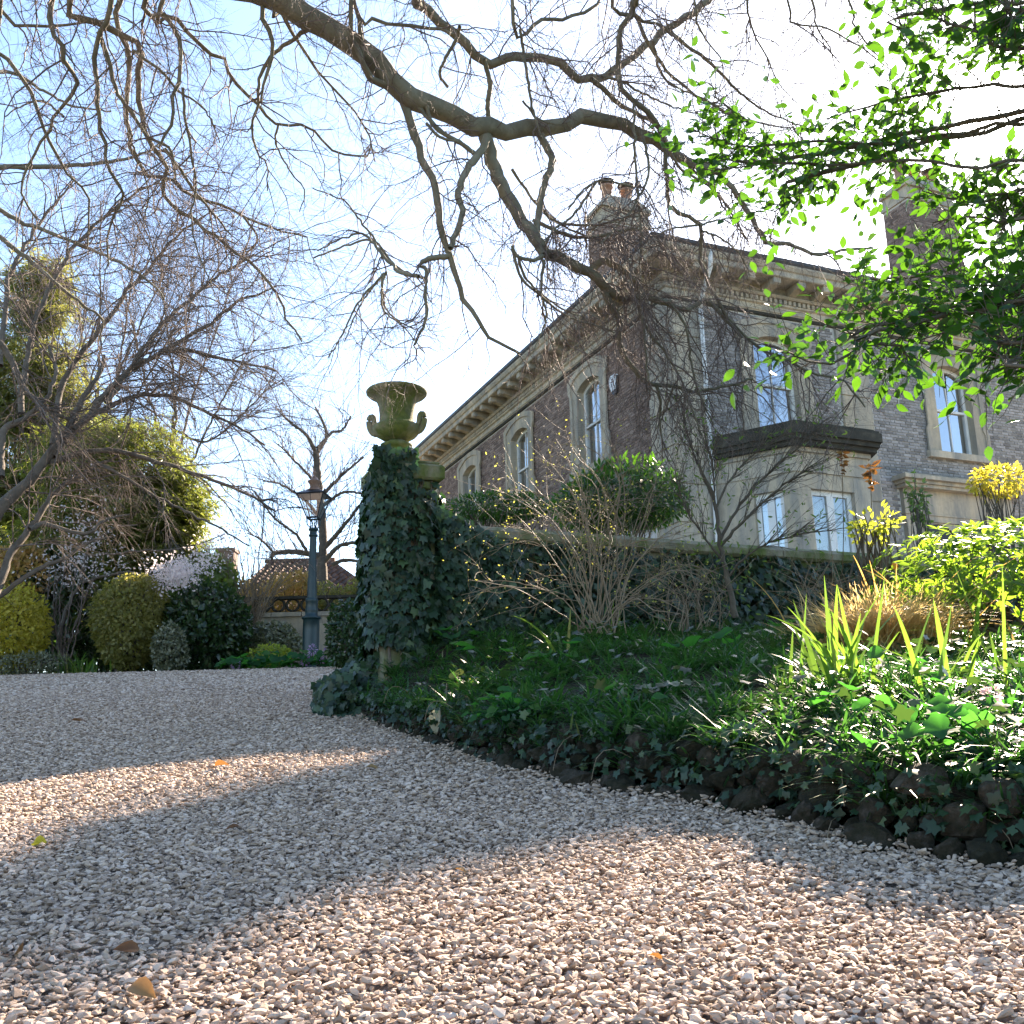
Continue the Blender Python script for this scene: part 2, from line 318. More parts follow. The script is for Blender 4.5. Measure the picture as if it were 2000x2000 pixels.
# ---- leaves: a template is (verts (v,3) with x = along, y = across, z = up; faces list of quads/tris padded to quads)
def oval(width=0.5, stations=(0, 0.18, 0.42, 0.68, 0.88, 1.0), fold=0.10, droop=0.12, sharp=1.0):
    V = []; Fc = []
    for i, t in enumerate(stations):
        w = width * 0.5 * (math.sin(math.pi * t ** 0.85) ** sharp) if 0 < t < 1 else 0.004
        z = -droop * t * t
        V += [(t, -w, z + fold * w * 2), (t, 0, z), (t, w, z + fold * w * 2)]
    for i in range(len(stations) - 1):
        a = 3 * i; Fc += [(a, a + 3, a + 4, a + 1), (a + 1, a + 4, a + 5, a + 2)]
    return np.array(V), np.array(Fc)
def blade(width=0.05, k=6, arch=0.55, lift=0.7):
    V = []; Fc = []
    for i in range(k):
        t = i / (k - 1)
        w = width * 0.5 * (1 - t ** 2.2) + 0.001
        x = math.sin(t * 1.25) * 0.62 * t ** 0.4 * arch * 1.6; z = lift * (t - 0.62 * arch * t * t)
        V += [(x, -w, z), (x, w, z)]
    for i in range(k - 1): a = 2 * i; Fc.append((a, a + 2, a + 3, a + 1))
    return np.array(V), np.array(Fc)
def ivy_leaf():
    ang = [(0, 1.0), (22, 0.55), (48, 0.78), (80, 0.48), (115, 0.60), (150, 0.30), (180, 0.12)]
    pts = [(math.cos(rad(a)) * r, math.sin(rad(a)) * r) for a, r in ang]
    pts += [(x, -y) for x, y in pts[-2:0:-1]]
    V = [(0.06, 0, 0.03)] + [(x, y, -0.12 * (x * x + y * y) + 0.10 * abs(y)) for x, y in pts]
    n = len(pts)
    Fc = [(0, 1 + i, 1 + (i + 1) % n, 1 + (i + 2) % n) for i in range(0, n, 2)]
    V = np.array(V); V[:, 0] += 0.12
    return V, np.array(Fc)
def round_leaf(lobes=0, wav=0.08):
    n = 28; V = [(0, 0, 0.0)]
    for i in range(n):
        a = 2 * math.pi * i / n
        r = 0.5 * (1 + (0.13 * math.cos(lobes * a) if lobes else 0)) * (0.72 if i == n // 2 else 1)
        r *= 1 + .03 * (-1) ** i; V.append((0.45 + r * math.cos(a), 0.86 * r * math.sin(a), wav * math.cos(3 * a + .7) + 0.16 * abs(math.sin(a)) - 0.10 * math.cos(a) + .02 * math.sin(5 * a)))
    V[0] = (0.35, 0, -0.03)
    Fc = [(0, 1 + i, 1 + (i + 1) % n, 1 + (i + 2) % n) for i in range(0, n, 2)]
    return np.array(V), np.array(Fc)
def spray():                           # a small feathery conifer spray
    V = []; Fc = []
    for k, (a, l) in enumerate(((-42, 0.62), (-18, 0.9), (6, 1.0), (30, 0.75), (55, 0.5))):
        dx, dy = math.cos(rad(a)), math.sin(rad(a)); w = 0.055
        b = len(V)
        V += [(0, 0, 0), (dx * l * .5 - dy * w, dy * l * .5 + dx * w, 0.05 * (-1) ** k), (dx * l, dy * l, -0.22 * l), (dx * l * .5 + dy * w, dy * l * .5 - dx * w, -0.02)]
        Fc.append((b, b + 1, b + 2, b + 3))
    return np.array(V), np.array(Fc)
OVAL = oval(0.52); SLIM = oval(0.30); TINY = oval(0.55, (0, 0.35, 0.75, 1.0)); HEART = round_leaf(0, .05); LOBED = round_leaf(7, 0.06); IVY = ivy_leaf(); SPRAY = spray()
BLADE = blade()

def frames(fwd, up):
    x = unit(fwd); y = unit(np.cross(up, x)); z = np.cross(x, y)
    return np.stack([x, y, z], -1)      # columns
def scatter(tpl, pos, fwd, up, size):
    V, Fc = tpl
    Rm = frames(fwd, up)
    W = np.einsum('nij,vj->nvi', Rm, V) * np.asarray(size)[:, None, None] + pos[:, None]
    Q = (Fc[None] + (np.arange(len(pos)) * len(V))[:, None, None]).reshape(-1, 4)
    rn = np.repeat(RNG.random(len(pos)), len(V))
    return W.reshape(-1, 3), Q, rn
def leaf_mesh(name, tpl, pos, fwd, up, size):
    V, Q, rn = scatter(tpl, np.asarray(pos), np.asarray(fwd), np.asarray(up), size)
    return raw_mesh(name, V, Q, True, rn)
_tpl_mesh = {}
def leaf_parts(root, tpl, material, pos, fwd, up, size, name='leaf', limit=300, mass_name='foliage'):
    """The leaves that show largest become parts of their own, the rest one joined part."""
    pos = np.asarray(pos); size = np.asarray(size)
    pr = project(pos); vis = (pr[:, 0] > -20) & (pr[:, 0] < 2020) & (pr[:, 1] > -20) & (pr[:, 1] < 2020)
    score = np.where(vis, size / np.maximum(pos @ F_, 0.1), 0)
    # what stands nearest shows most
    order = np.argsort(-score); big, rest = order[:limit], order[limit:]
    key = (id(tpl[0]), material.name)
    if key not in _tpl_mesh:
        me = raw_mesh(name, tpl[0], tpl[1], True); me.materials.append(material); _tpl_mesh[key] = me
    Rm = frames(fwd, up); base = Vector(root.location)
    for i in big:
        o = D.objects.new(name, _tpl_mesh[key]); link(o, root)
        m3 = Matrix(Rm[i].tolist()).to_4x4()
        o.matrix_local = Matrix.Translation(Vector(pos[i]) - base) @ m3 @ Matrix.Scale(float(size[i]), 4)
    if len(rest):
        o = obj(mass_name, leaf_mesh(mass_name, tpl, pos[rest], fwd[rest], up[rest], size[rest]), material, root); o['kind'] = 'stuff'
def rand_dirs(n):
    return unit(RNG.normal(size=(n, 3)))

# ---- branching
def resample(pts, k):
    pts = np.asarray(pts, float)
    d = np.r_[0, np.cumsum(np.linalg.norm(np.diff(pts, axis=0), axis=1))]
    t = np.linspace(0, d[-1], k)
    return np.stack([np.interp(t, d, pts[:, i]) for i in range(3)], 1)
def smooth_line(pts, k=24):
    """Catmull-Rom through the points, evenly resampled."""
    pts = np.asarray(pts, float)
    if len(pts) < 3: return resample(pts, k)
    P = np.vstack([2 * pts[0] - pts[1], pts, 2 * pts[-1] - pts[-2]]); o = []
    for i in range(1, len(P) - 2):
        for t in np.linspace(0, 1, 8, endpoint=False):
            o.append(0.5 * (2 * P[i] + (P[i + 1] - P[i - 1]) * t + (2 * P[i - 1] - 5 * P[i] + 4 * P[i + 1] - P[i + 2]) * t * t + (3 * P[i] - P[i - 1] - 3 * P[i + 1] + P[i + 2]) * t ** 3))
    o.append(P[-2]); return resample(o, k)
def sprout(parents, count, length, k, radius, out=0.8, along=0.5, bias=(0, 0, 0), wander=0.25, gravity=0.0, tmin=0.15, tmax=1.0, bias_jit=0.0, taper=0.25):
    """Grow `count` children from parent polylines [(pts (K,3), radii (K))]; returns arrays (count,k,3), (count,k)."""
    Ls = np.array([np.linalg.norm(np.diff(p, axis=0), axis=1).sum() for p, _ in parents])
    which = RNG.choice(len(parents), count, p=Ls / Ls.sum())
    P0 = np.empty((count, 3)); T0 = np.empty((count, 3)); R0 = np.empty(count)
    tt = tmin + (tmax - tmin) * RNG.random(count)
    for i, w in enumerate(which):
        p, r = parents[w]; x = tt[i] * (len(p) - 1); a = min(int(x), len(p) - 2); f = x - a
        P0[i] = p[a] * (1 - f) + p[a + 1] * f; T0[i] = p[a + 1] - p[a]; R0[i] = r[a] * (1 - f) + r[a + 1] * f
    T0 = unit(T0)
    rd = rand_dirs(count); rd -= (rd * T0).sum(1, keepdims=True) * T0; rd = unit(rd)
    d = unit(T0 * along + rd * out + np.asarray(bias) + RNG.normal(size=(count, 3)) * bias_jit)
    L = length[0] + (length[1] - length[0]) * RNG.random(count) ** 1.5
    step = L / (k - 1)
    P = np.empty((count, k, 3)); P[:, 0] = P0
    for j in range(1, k):
        d = unit(d + RNG.normal(size=(count, 3)) * wander + np.array([0, 0, -gravity]))
        P[:, j] = P[:, j - 1] + d * step[:, None]
    r0 = np.minimum(R0 * 0.7, radius[0] + (radius[1] - radius[0]) * RNG.random(count))
    Rr = r0[:, None] * np.linspace(1, taper, k)[None]
    return P, Rr
def as_list(P, Rr): return [(P[i], Rr[i]) for i in range(len(P))]
def join_tubes(name, sets, material, parent, smooth=True):
    """sets: list of (P, R, sides) -> one mesh."""
    Vs = []; Fs = []; o = 0
    for P, Rr, n in sets:
        V, Q = tubes(P, Rr, n); Vs.append(V); Fs.append(Q + o); o += len(V)
    return obj(name, raw_mesh(name, np.concatenate(Vs), np.concatenate(Fs), smooth), material, parent)
def lines_mesh(mb_parents, sides=8):
    Vs = []; Fs = []; o = 0
    for p, r in mb_parents:
        V, Q = tubes(p[None], r[None], sides); Vs.append(V); Fs.append(Q + o); o += len(V)
    return np.concatenate(Vs), np.concatenate(Fs)

# ------------------------------------------------------------------ terrain
S_, H0 = 0.13058, 0.70595
CREST = 18.15
def gz(y):
    y = np.asarray(y, float)
    z = -H0 + S_ * np.minimum(y, CREST)
    z = np.where(y > CREST, z - 0.012 * np.minimum(y - CREST, 10), z)
    return np.where(y < -25, -H0 - S_ * 25, z)
EDGE = np.array([(-0.2, 18.0), (-0.75, 12.0), (-1.05, 9.4), (-1.28, 8.6), (-1.22, 8.12), (-0.95, 7.35), (-0.5, 6.22), (-0.2, 5.45), (-0.02, 5.07), (0.31, 4.52), (0.57, 4.16), (0.73, 3.92), (0.91, 3.68), (1.0, 3.42), (1.13, 3.16), (1.36, 2.93), (1.75, 2.55), (2.3, 1.9), (2.8, 0.9), (3.2, -0.6), (3.5, -3.0), (3.6, -8.0)])
def grid_mesh(name, X, Y, Z):
    n, m_ = X.shape
    V = np.stack([X, Y, Z], -1).reshape(-1, 3)
    i = np.arange(n - 1)[:, None] * m_ + np.arange(m_ - 1)[None]
    Q = np.stack([i, i + m_, i + m_ + 1, i + 1], -1).reshape(-1, 4)
    return raw_mesh(name, V, Q, True)
# the ground all round, out to the horizon
xs = np.r_[-400, -150, -60, np.linspace(-30, 30, 31), 60, 150, 400]
ys = np.r_[-300, -80, -30, np.linspace(-24, 40, 65), 60, 120, 400]
X, Y = np.meshgrid(xs, ys)
tag(obj('ground', grid_mesh('ground', X, Y, gz(Y) - 0.06), M['lawn']), kind='structure')
# the gravelled drive: left of the edging, up to the crest and on round the house front
t = np.linspace(0, 1, 90)
ey = np.linspace(-7.9, 17.9, 130)
order = np.argsort(EDGE[:, 1]); ex = np.interp(ey, EDGE[order, 1], EDGE[order, 0])
TT, YY = np.meshgrid(np.linspace(0, 1, 60) ** 1.5, ey)
XX = (ex[:, None] + 0.06) - TT * (ex[:, None] + 16)
tag(obj('gravel_drive', grid_mesh('gravel_drive', XX, YY, gz(YY) - 0.012 + 0.006 * np.sin(XX * 1.7) * np.cos(YY * 1.3)), M['gravel_bed']), kind='structure')
# right of the crest the drive turns behind the gate pier
def edge_x(y): return np.interp(y, EDGE[order, 1], EDGE[order, 0])

# stones of the gravel, as real pieces
stones_col = D.collections.new('gravel_stones')
def stone_mesh(name, seed, sq, mtl, jit=0.42):
    r = np.random.default_rng(seed)
    g = (1 + 5 ** .5) / 2
    V = unit(np.array([(-1, g, 0), (1, g, 0), (-1, -g, 0), (1, -g, 0), (0, -1, g), (0, 1, g), (0, -1, -g), (0, 1, -g), (g, 0, -1), (g, 0, 1), (-g, 0, -1), (-g, 0, 1)], float))
    Fc = np.array([(0, 11, 5), (0, 5, 1), (0, 1, 7), (0, 7, 10), (0, 10, 11), (1, 5, 9), (5, 11, 4), (11, 10, 2), (10, 7, 6), (7, 1, 8), (3, 9, 4), (3, 4, 2), (3, 2, 6), (3, 6, 8), (3, 8, 9), (4, 9, 5), (2, 4, 11), (6, 2, 10), (8, 6, 7), (9, 8, 1)])
    V = V * (1 + r.normal(size=(12, 1)) * jit * 0.5) + r.normal(size=(12, 3)) * jit * 0.35
    V = V * 0.5 * np.array(sq)
    me = raw_mesh(name, V, Fc, False); me.materials.append(mtl); return me
for i in range(18):
    o = D.objects.new('gravel_stone', stone_mesh('gravel_stone', 100 + i, (1.2, 0.55 + 0.4 * RNG.random(), 0.34 + 0.26 * RNG.random()), M['gravel']))
    stones_col.objects.link(o)
def instancer(name, pos, rot, scl, coll):
    me = D.meshes.new(name); me.vertices.add(len(pos)); me.vertices.foreach_set('co', np.asarray(pos, np.float32).ravel())
    a = me.attributes.new('turn', 'FLOAT_VECTOR', 'POINT'); a.data.foreach_set('vector', np.asarray(rot, np.float32).ravel())
    a = me.attributes.new('size', 'FLOAT', 'POINT'); a.data.foreach_set('value', np.asarray(scl, np.float32))
    a = me.attributes.new('pick', 'INT', 'POINT'); a.data.foreach_set('value', RNG.integers(0, len(coll.objects), len(pos)).astype(np.int32))
    o = D.objects.new(name, me); link(o)
    ng = D.node_groups.new(name + '_nodes', 'GeometryNodeTree')
    ng.interface.new_socket('Geometry', in_out='INPUT', socket_type='NodeSocketGeometry')
    ng.interface.new_socket('Geometry', in_out='OUTPUT', socket_type='NodeSocketGeometry')
    nn = ng.nodes; gi = nn.new('NodeGroupInput'); go = nn.new('NodeGroupOutput')
    ip = nn.new('GeometryNodeInstanceOnPoints'); ci = nn.new('GeometryNodeCollectionInfo')
    ci.inputs['Collection'].default_value = coll; ci.inputs['Separate Children'].default_value = True; ci.inputs['Reset Children'].default_value = True
    def na(nm, ty):
        q = nn.new('GeometryNodeInputNamedAttribute'); q.data_type = ty; q.inputs['Name'].default_value = nm
        return [s for s in q.outputs if s.name == 'Attribute' and s.enabled][0]
    L = ng.links.new
    L(gi.outputs[0], ip.inputs['Points']); L(ci.outputs[0], ip.inputs['Instance'])
    ip.inputs['Pick Instance'].default_value = True
    L(na('pick', 'INT'), ip.inputs['Instance Index']); L(na('turn', 'FLOAT_VECTOR'), ip.inputs['Rotation']); L(na('size', 'FLOAT'), ip.inputs['Scale'])
    L(ip.outputs[0], go.inputs[0])
    md = o.modifiers.new('scatter', 'NODES'); md.node_group = ng
    return o
GP = []; GS = []
for y0, y1, sp_, s0, s1 in ((1.3, 4.2, 0.0128, 0.009, 0.027), (4.2, 8.0, 0.0195, 0.014, 0.032), (8.0, 12.0, 0.028, 0.020, 0.038), (12.0, 18.25, 0.046, 0.034, 0.056)):
    ny = int((y1 - y0) / sp_); wmax = 0.62 * y1 + 0.35; nx = int(2 * wmax / sp_)
    gx, gy = np.meshgrid((np.arange(nx) + .5) * sp_ - wmax, y0 + (np.arange(ny) + .5) * sp_)
    gx = gx.ravel() + RNG.uniform(-.6, .6, gx.size) * sp_; gy = gy.ravel() + RNG.uniform(-.6, .6, gy.size) * sp_
    keep = (np.abs(gx) < 0.60 * gy + 0.35) & (gx < edge_x(gy) + 0.05)
    gx, gy = gx[keep], gy[keep]
    s = s0 + (s1 - s0) * RNG.random(len(gx)) ** 1.6
    # a loose lip of stones thrown up along the edging
    dz = 0.03 * np.exp(-np.maximum(edge_x(gy) - gx, 0) / 0.10) * RNG.random(len(gx))
    GP.append(np.stack([gx, gy, gz(gy) + RNG.uniform(-0.006, 0.010, len(gx)) + dz], 1)); GS.append(s)
GP = np.concatenate(GP); GS = np.concatenate(GS)
GR = np.stack([RNG.normal(0, 0.24, len(GP)), RNG.normal(0, 0.24, len(GP)), RNG.uniform(0, 6.28, len(GP))], 1)
tag(instancer('gravel', GP, GR, GS, stones_col), kind='stuff')

# raised planting bed between the stone edging and the terrace wall
E1 = np.array([math.sin(rad(66.5)), math.cos(rad(66.5)), 0.0]); E2 = np.array([-E1[1], E1[0], 0.0]); UP = np.array([0, 0, 1.0])
WALL0 = np.array([-0.62, 8.55, 0.0])
e_idx = [i for i in range(len(EDGE)) if EDGE[i, 1] < 8.3]
Ecrv = np.c_[EDGE[e_idx], np.zeros(len(e_idx))]
NS, NT = 160, 70
Es = smooth_line(Ecrv, NS)[:, :2]
ws = np.linspace(0, 1, NS) ** 1.25 * 15
Ws = WALL0[None, :2] + ws[:, None] * E1[None, :2]
tq = np.linspace(0, 1, NT)
def stone_h(s): return np.interp(s, [0, 0.12, 0.3, 0.5, 1.0], [0.08, 0.12, 0.15, 0.17, 0.19])
BX = Es[:, None, 0] * (1 - tq) + Ws[:, None, 0] * tq; BY = Es[:, None, 1] * (1 - tq) + Ws[:, None, 1] * tq
z0 = gz(Es[:, 1]) + stone_h(np.linspace(0, 1, NS))
BZ = z0[:, None] + (1.12 - z0[:, None]) * tq ** 0.8 + 0.035 * np.sin(BX * 3.1 + BY * 1.7) * np.sin(tq * 3.14)
BX[:, :3] += np.array([0.13, 0.07, 0.02]); BZ[:, 0] -= 0.10
tag(obj('planting_bed', grid_mesh('planting_bed', BX, BY, BZ), M['soil']), kind='structure')
BP = np.stack([BX, BY, BZ], -1); BPR = project(BP.reshape(-1, 3)); BPF = BP.reshape(-1, 3)
def on_bed(px, py):                    # bed surface point seen at 1932-scale photo pixel
    d = (BPR[:, 0] - px * K) ** 2 + (BPR[:, 1] - py * K) ** 2 + np.where(BPF @ F_ < 0.5, 1e9, 0)
    return BPF[np.argmin(d)].copy()
def bed_samples(n, weight=None):
    a = BP[1:, 1:] - BP[:-1, :-1]; b = BP[1:, :-1] - BP[:-1, 1:]
    A = np.linalg.norm(np.cross(a, b), axis=-1) * 0.5
    if weight is not None: A = A * weight(BP[:-1, :-1])
    c = RNG.choice(A.size, n, p=(A / A.sum()).ravel()); i, j = np.unravel_index(c, A.shape)
    u, v = RNG.random(n)[:, None], RNG.random(n)[:, None]
    return (BP[i, j] * (1 - u) + BP[i + 1, j] * u) * (1 - v) + (BP[i, j + 1] * (1 - u) + BP[i + 1, j + 1] * u) * v, tq[j], i / NS
# garden terrace behind the wall, under the house; its unseen top is pale for bounce light
A0 = WALL0 + E2 * 0.3 - E1 * 0.2; 
V = [A0, A0 + E1 * 40, A0 + E1 * 40 + E2 * 40, A0 + E1 * 6 + E2 * 40, A0 + E1 * 6 + E2 * 9, A0 + E1 * 1.5 + E2 * 1.2]
tag(obj('terrace', raw_mesh('terrace', [(v[0], v[1], 1.72) for v in V] + [(v[0], v[1], 0.3) for v in V], [list(range(6))] + [[i, (i + 1) % 6, 6 + (i + 1) % 6, 6 + i] for i in range(6)]), M['bounce_paving']), kind='structure')

# ------------------------------------------------------------------ the villa
C = np.array([3.5376, 21.0, 0.0])
house = empty('villa', 'large brown brick villa with stone window surrounds and bracketed cornice above the garden wall', 'house', tuple(C + UP * 1.7))
# a facade point: u along, z up, n outwards
def fL(u, z, n=0): return C + E2 * u + UP * z - E1 * n
def fR(u, z, n=0): return C + E1 * u + UP * z - E2 * n
LL, LR = 16.3, 15.0                    # lengths of the side and the garden front
WL = [3.78, 8.13, 12.18]; WR = [2.82, 8.2]
ZB = 7.10
def holes(cs): return [(c - 0.78, c + 0.78, ZB - 0.1, 9.62) for c in cs]
def wall(name, fn, length, hs, z0, z1, extra=()):
    mb = MB(); us = sorted({0.0, length, *[h[0] for h in hs], *[h[1] for h in hs]}); zs = sorted({z0, z1, *[h[2] for h in hs], *[h[3] for h in hs]})
    for a, b in zip(us, us[1:]):
        for c, d in zip(zs, zs[1:]):
            um, zm = (a + b) / 2, (c + d) / 2
            if any(h[0] < um < h[1] and h[2] < zm < h[3] for h in hs): continue
            o = fn(a, c, -0.30); mb.box(o, fn(b, c, -0.30) - o, fn(a, c, -0.016) - o, fn(a, d, -0.30) - o)
    return mb.build(name, M['mortar'], house)
wallL = wall('side_wall', fL, LL, holes(WL), 1.3, 10.3)
wallR = wall('garden_wall_face', fR, LR, holes(WR), 1.3, 10.3)
wallR.name = 'front_wall'
mb = MB()                              # the far sides close the block, so the sun cannot shine through it
for o, a, b in ((fL(LL, 1.3, -.3), E1 * 14.5, E2 * .3), (fR(LR, 1.3, -.3), E2 * 16, E1 * .3)): mb.box(o, a, b, UP * 9.72)
mb.build('back_wall', M['mortar'], house)
# brickwork in Flemish bond: headers and stretchers with recessed joints
def bricks(fn, length, z0, z1, hs, skip, best):
    P = []; k = 0; z = z0
    while z < z1 - 0.06:
        u = 0.0 if k % 2 == 0 else -0.17
        st = True
        while u < length:
            w = 0.225 if st else 0.112
            a, b = max(u + 0.007, 0.01), min(u + w - 0.007, length); um, zm = (a + b) / 2, z + 0.0325
            if b - a > 0.04 and not any(h[0] + .04 < um < h[1] - .04 and h[2] < zm < h[3] - .06 for h in hs) and not skip(um, zm): P.append((a, b, z))
            u += w; st = not st
        z += 0.075; k += 1
    def geo(a, b, z):
        n1 = random.uniform(-0.002, 0.008); o = fn(a, z, -0.05)
        return o, fn(b, z, -0.05) - o, fn(a, z, n1) - o, fn(a, z + 0.060 + random.uniform(-.003, .003), -0.05) - o
    P.sort(key=best); return P, geo
def skipL(u, z): return u < 0.84 or u > 15.38
def skipR(u, z): return u < 0.84 or 4.66 < u < 5.54 or (0.9 < u < 4.7 and z < 6.35) or (6.05 < u < 9.7 and z < 6.3)
bL, geoL = bricks(fL, LL, 5.2, 9.90, holes(WL), skipL, lambda q: abs(q[0] - 5.8) + abs(q[2] - 8.5))
bR, geoR = bricks(fR, 13.5, 4.0, 9.90, holes(WR), skipR, lambda q: 2 * abs(q[0] - 6.35) + abs(q[2] - 7.4))
for w, bl, geo, n1, bm in ((wallL, bL, geoL, 120, M['brick']), (wallR, bR, geoR, 180, M['grey_brick'])):
    for q in bl[:n1]: MB().box(*geo(*q)).build('brick', bm, w)
    mb = MB()
    for q in bl[n1:]: mb.box(*geo(*q))
    mb.build('brick_courses', bm, w)['kind'] = 'stuff'
# corner blocks and the stone strip on the garden front, V-jointed
for i in range(8):
    z = 9.875 - 0.85 * (i + 1)
    mb = MB()
    o = fL(0, z + .02, 0); hgt = UP * 0.815
    p0 = C - E1 * .06 - E2 * .06 + UP * (z + .02)
    mb.box(p0, E1 * .92, E2 * .07, hgt); mb.box(p0 + E2 * .071, E1 * .07, E2 * .85, hgt)
    mb.build('corner_block', M['stone'], house)
    p0 = fR(4.67, z + .02, 0.055)
    MB().box(p0, E1 * .86, E2 * .07, hgt).build('pilaster_block', M['stone'], house)
    p0 = fL(15.36, z + .02, 0.055); MB().box(p0, E2 * .95, E1 * .07, hgt).build('corner_block', M['stone'], house)
for o_, a_, b_ in ((C - E1 * .03 - E2 * .03, E1 * .86, E2 * .04), (C - E1 * .03 + E2 * .012, E1 * .04, E2 * .84), (fR(4.7, 0, .025), E1 * .8, E2 * .04), (fL(15.39, 0, .025), E2 * .9, E1 * .04)):
    MB().box(o_ + UP * 2.9, a_, b_, UP * 6.97).build('strip_backing', M['stone'], house)

def arch_line(hw, zs, rise, zb, uc, k=13, ear=0.0, eb=0.0):
    """closed outline of a segment-headed opening: up the left side, over, down the right"""
    pts = [(uc - hw - eb, zb), (uc - hw - eb, zb + 0.55), (uc - hw, zb + 0.66), (uc - hw, zs - 0.42), (uc - hw - ear, zs - 0.30)]
    Rr = (hw + ear) ** 2 / (2 * rise) + rise / 2; cz = zs + rise - Rr; a0 = math.asin((hw + ear) / Rr)
    for i in range(k): a = -a0 + 2 * a0 * i / (k - 1); pts.append((uc + Rr * math.sin(a), cz + Rr * math.cos(a)))
    pts += [(uc + hw + ear, zs - 0.30), (uc + hw, zs - 0.42), (uc + hw, zb + 0.66), (uc + hw + eb, zb + 0.55), (uc + hw + eb, zb)]
    return pts
def ring(mb, fn, outer, inner, n0, n1):
    """band between two outlines, from depth n0 (back) to n1 (front)"""
    k = len(outer)
    V = [fn(u, z, n1) for u, z in outer] + [fn(u, z, n1) for u, z in inner] + [fn(u, z, n0) for u, z in outer] + [fn(u, z, n0) for u, z in inner]
    Fc = []
    for i in range(k - 1):
        Fc += [[i, i + 1, k + i + 1, k + i], [2 * k + i + 1, 2 * k + i, 3 * k + i, 3 * k + i + 1], [i + 1, i, 2 * k + i, 2 * k + i + 1], [k + i, k + i + 1, 3 * k + i + 1, 3 * k + i]]
    for e in (0, k - 1): Fc.append([e, k + e, 3 * k + e, 2 * k + e])
    mb.add(V, Fc)
def window(fn, uc, along):
    mb = MB()
    ring(mb, fn, arch_line(0.90, 9.54, 0.22, ZB - .03, uc, ear=.09, eb=.10), arch_line(0.60, 9.20, 0.17, ZB - .03, uc), -0.27, 0.05)
    ring(mb, fn, arch_line(0.97, 9.575, 0.235, ZB - .03, uc, ear=.09, eb=.06), arch_line(0.84, 9.46, 0.215, ZB - .03, uc, ear=.06, eb=.06), 0.04, 0.085)
    w = mb.build('window', M['stone'], house)
    mb = MB(); o = fn(uc - 1.06, ZB - .21, -.1); mb.box(o, along * 2.12, fn(uc - 1.06, ZB - .21, .13) - o, UP * .17)
    mb.build('sill', M['stone'], w)
    mb = MB(); inn = arch_line(0.52, 9.13, 0.15, ZB + .06, uc)
    ring(mb, fn, arch_line(0.61, 9.21, 0.17, ZB - .03, uc), inn, -0.24, -0.15)
    o = fn(uc - .60, ZB - .028, -.24); mb.box(o, along * 1.2, fn(uc - .60, ZB - .028, -.145) - o, UP * .09)
    mb.build('sash_frame', M['paint'], w)
    o = fn(uc - .53, 8.19, -.23); MB().box(o, along * 1.06, fn(uc - .53, 8.19, -.135) - o, UP * .06).build('meeting_rail', M['paint'], w)
    o = fn(uc - .014, ZB + .06, -.215); MB().box(o, along * .028, fn(uc - .014, ZB + .06, -.16) - o, UP * 2.2).build('glazing_bar', M['paint'], w)
    for s in (-1, 1):
        a, b = sorted((uc + s * .02, uc + s * .525))
        MB().add([fn(a, ZB + .05, -.19), fn(b, ZB + .05, -.19), fn(b, 8.19, -.19), fn(a, 8.19, -.19)], [[0, 1, 2, 3]]).build('pane', M['glass'], w)
        top = [q for q in arch_line(0.525, 9.14, 0.15, 8.25, uc)[5:-5] if a - .01 <= q[0] <= b + .01]
        poly = [(a, 8.24), (b, 8.24)] + sorted(top, key=lambda q: -q[0])
        MB().add([fn(u, z, -.175) for u, z in poly], [list(range(len(poly)))]).build('pane', M['glass'], w)
    mb = MB()                           # curtains and a drawn blind some way behind the glass
    mb.add([fn(uc - .6, ZB, -.36), fn(uc - .28, ZB, -.40), fn(uc - .30, 9.3, -.40), fn(uc - .6, 9.3, -.36)], [[0, 1, 2, 3]])
    mb.add([fn(uc + .6, ZB, -.36), fn(uc + .30, ZB, -.40), fn(uc + .33, 9.3, -.40), fn(uc + .6, 9.3, -.36)], [[0, 1, 2, 3]])
    mb.build('curtain', M['blind'], w)
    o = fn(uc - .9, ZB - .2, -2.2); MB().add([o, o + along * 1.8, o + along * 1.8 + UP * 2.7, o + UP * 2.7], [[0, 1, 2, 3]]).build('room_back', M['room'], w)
for u in WL: window(fL, u, E2)
for u in WR: window(fR, u, E1)

# entablature swept round the corner
def sweep(prof, name, material, smooth=False, ext=0.0):
    V = []; k = len(prof)
    for base, nx in ((fL(LL, 0), -E1 + E2), (C, -E1 - E2), (fR(LR, 0), -E2 + E1)):
        V += [base + nx * n + UP * z for n, z in prof]
    Fc = [[s * k + i, s * k + (i + 1) % k, (s + 1) * k + (i + 1) % k, (s + 1) * k + i] for s in (0, 1) for i in range(k)]
    Fc += [list(range(k))[::-1], [2 * k + i for i in range(k)]]
    return MB().add(V, Fc).build(name, material, house, smooth)
sweep([(-.2, 9.955), (.05, 9.955), (.05, 9.975), (.075, 9.985), (.075, 10.02), (.035, 10.035), (.035, 10.14), (.09, 10.16), (.10, 10.2), (-.2, 10.2)], 'frieze', M['stone'])
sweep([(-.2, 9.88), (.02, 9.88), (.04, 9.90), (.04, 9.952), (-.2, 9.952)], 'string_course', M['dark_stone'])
sweep([(-.2, 10.201), (.05, 10.201), (.05, 10.31), (.15, 10.32), (.19, 10.36), (.19, 10.375), (.06, 10.376), (.06, 10.60), (-.2, 10.60)], 'bed_mould', M['stone'])
sweep([(-.2, 10.601), (.60, 10.601), (.62, 10.62), (.62, 10.74), (.66, 10.76), (.70, 10.84), (.70, 10.88), (-.2, 10.88)], 'cornice', M['stone'])
sweep([(.45, 10.882), (.69, 10.882), (.73, 10.93), (.74, 11.0), (.71, 11.0), (.70, 10.94), (.5, 10.93), (.45, 11.0)], 'gutter', M['lead'])
mb = MB()
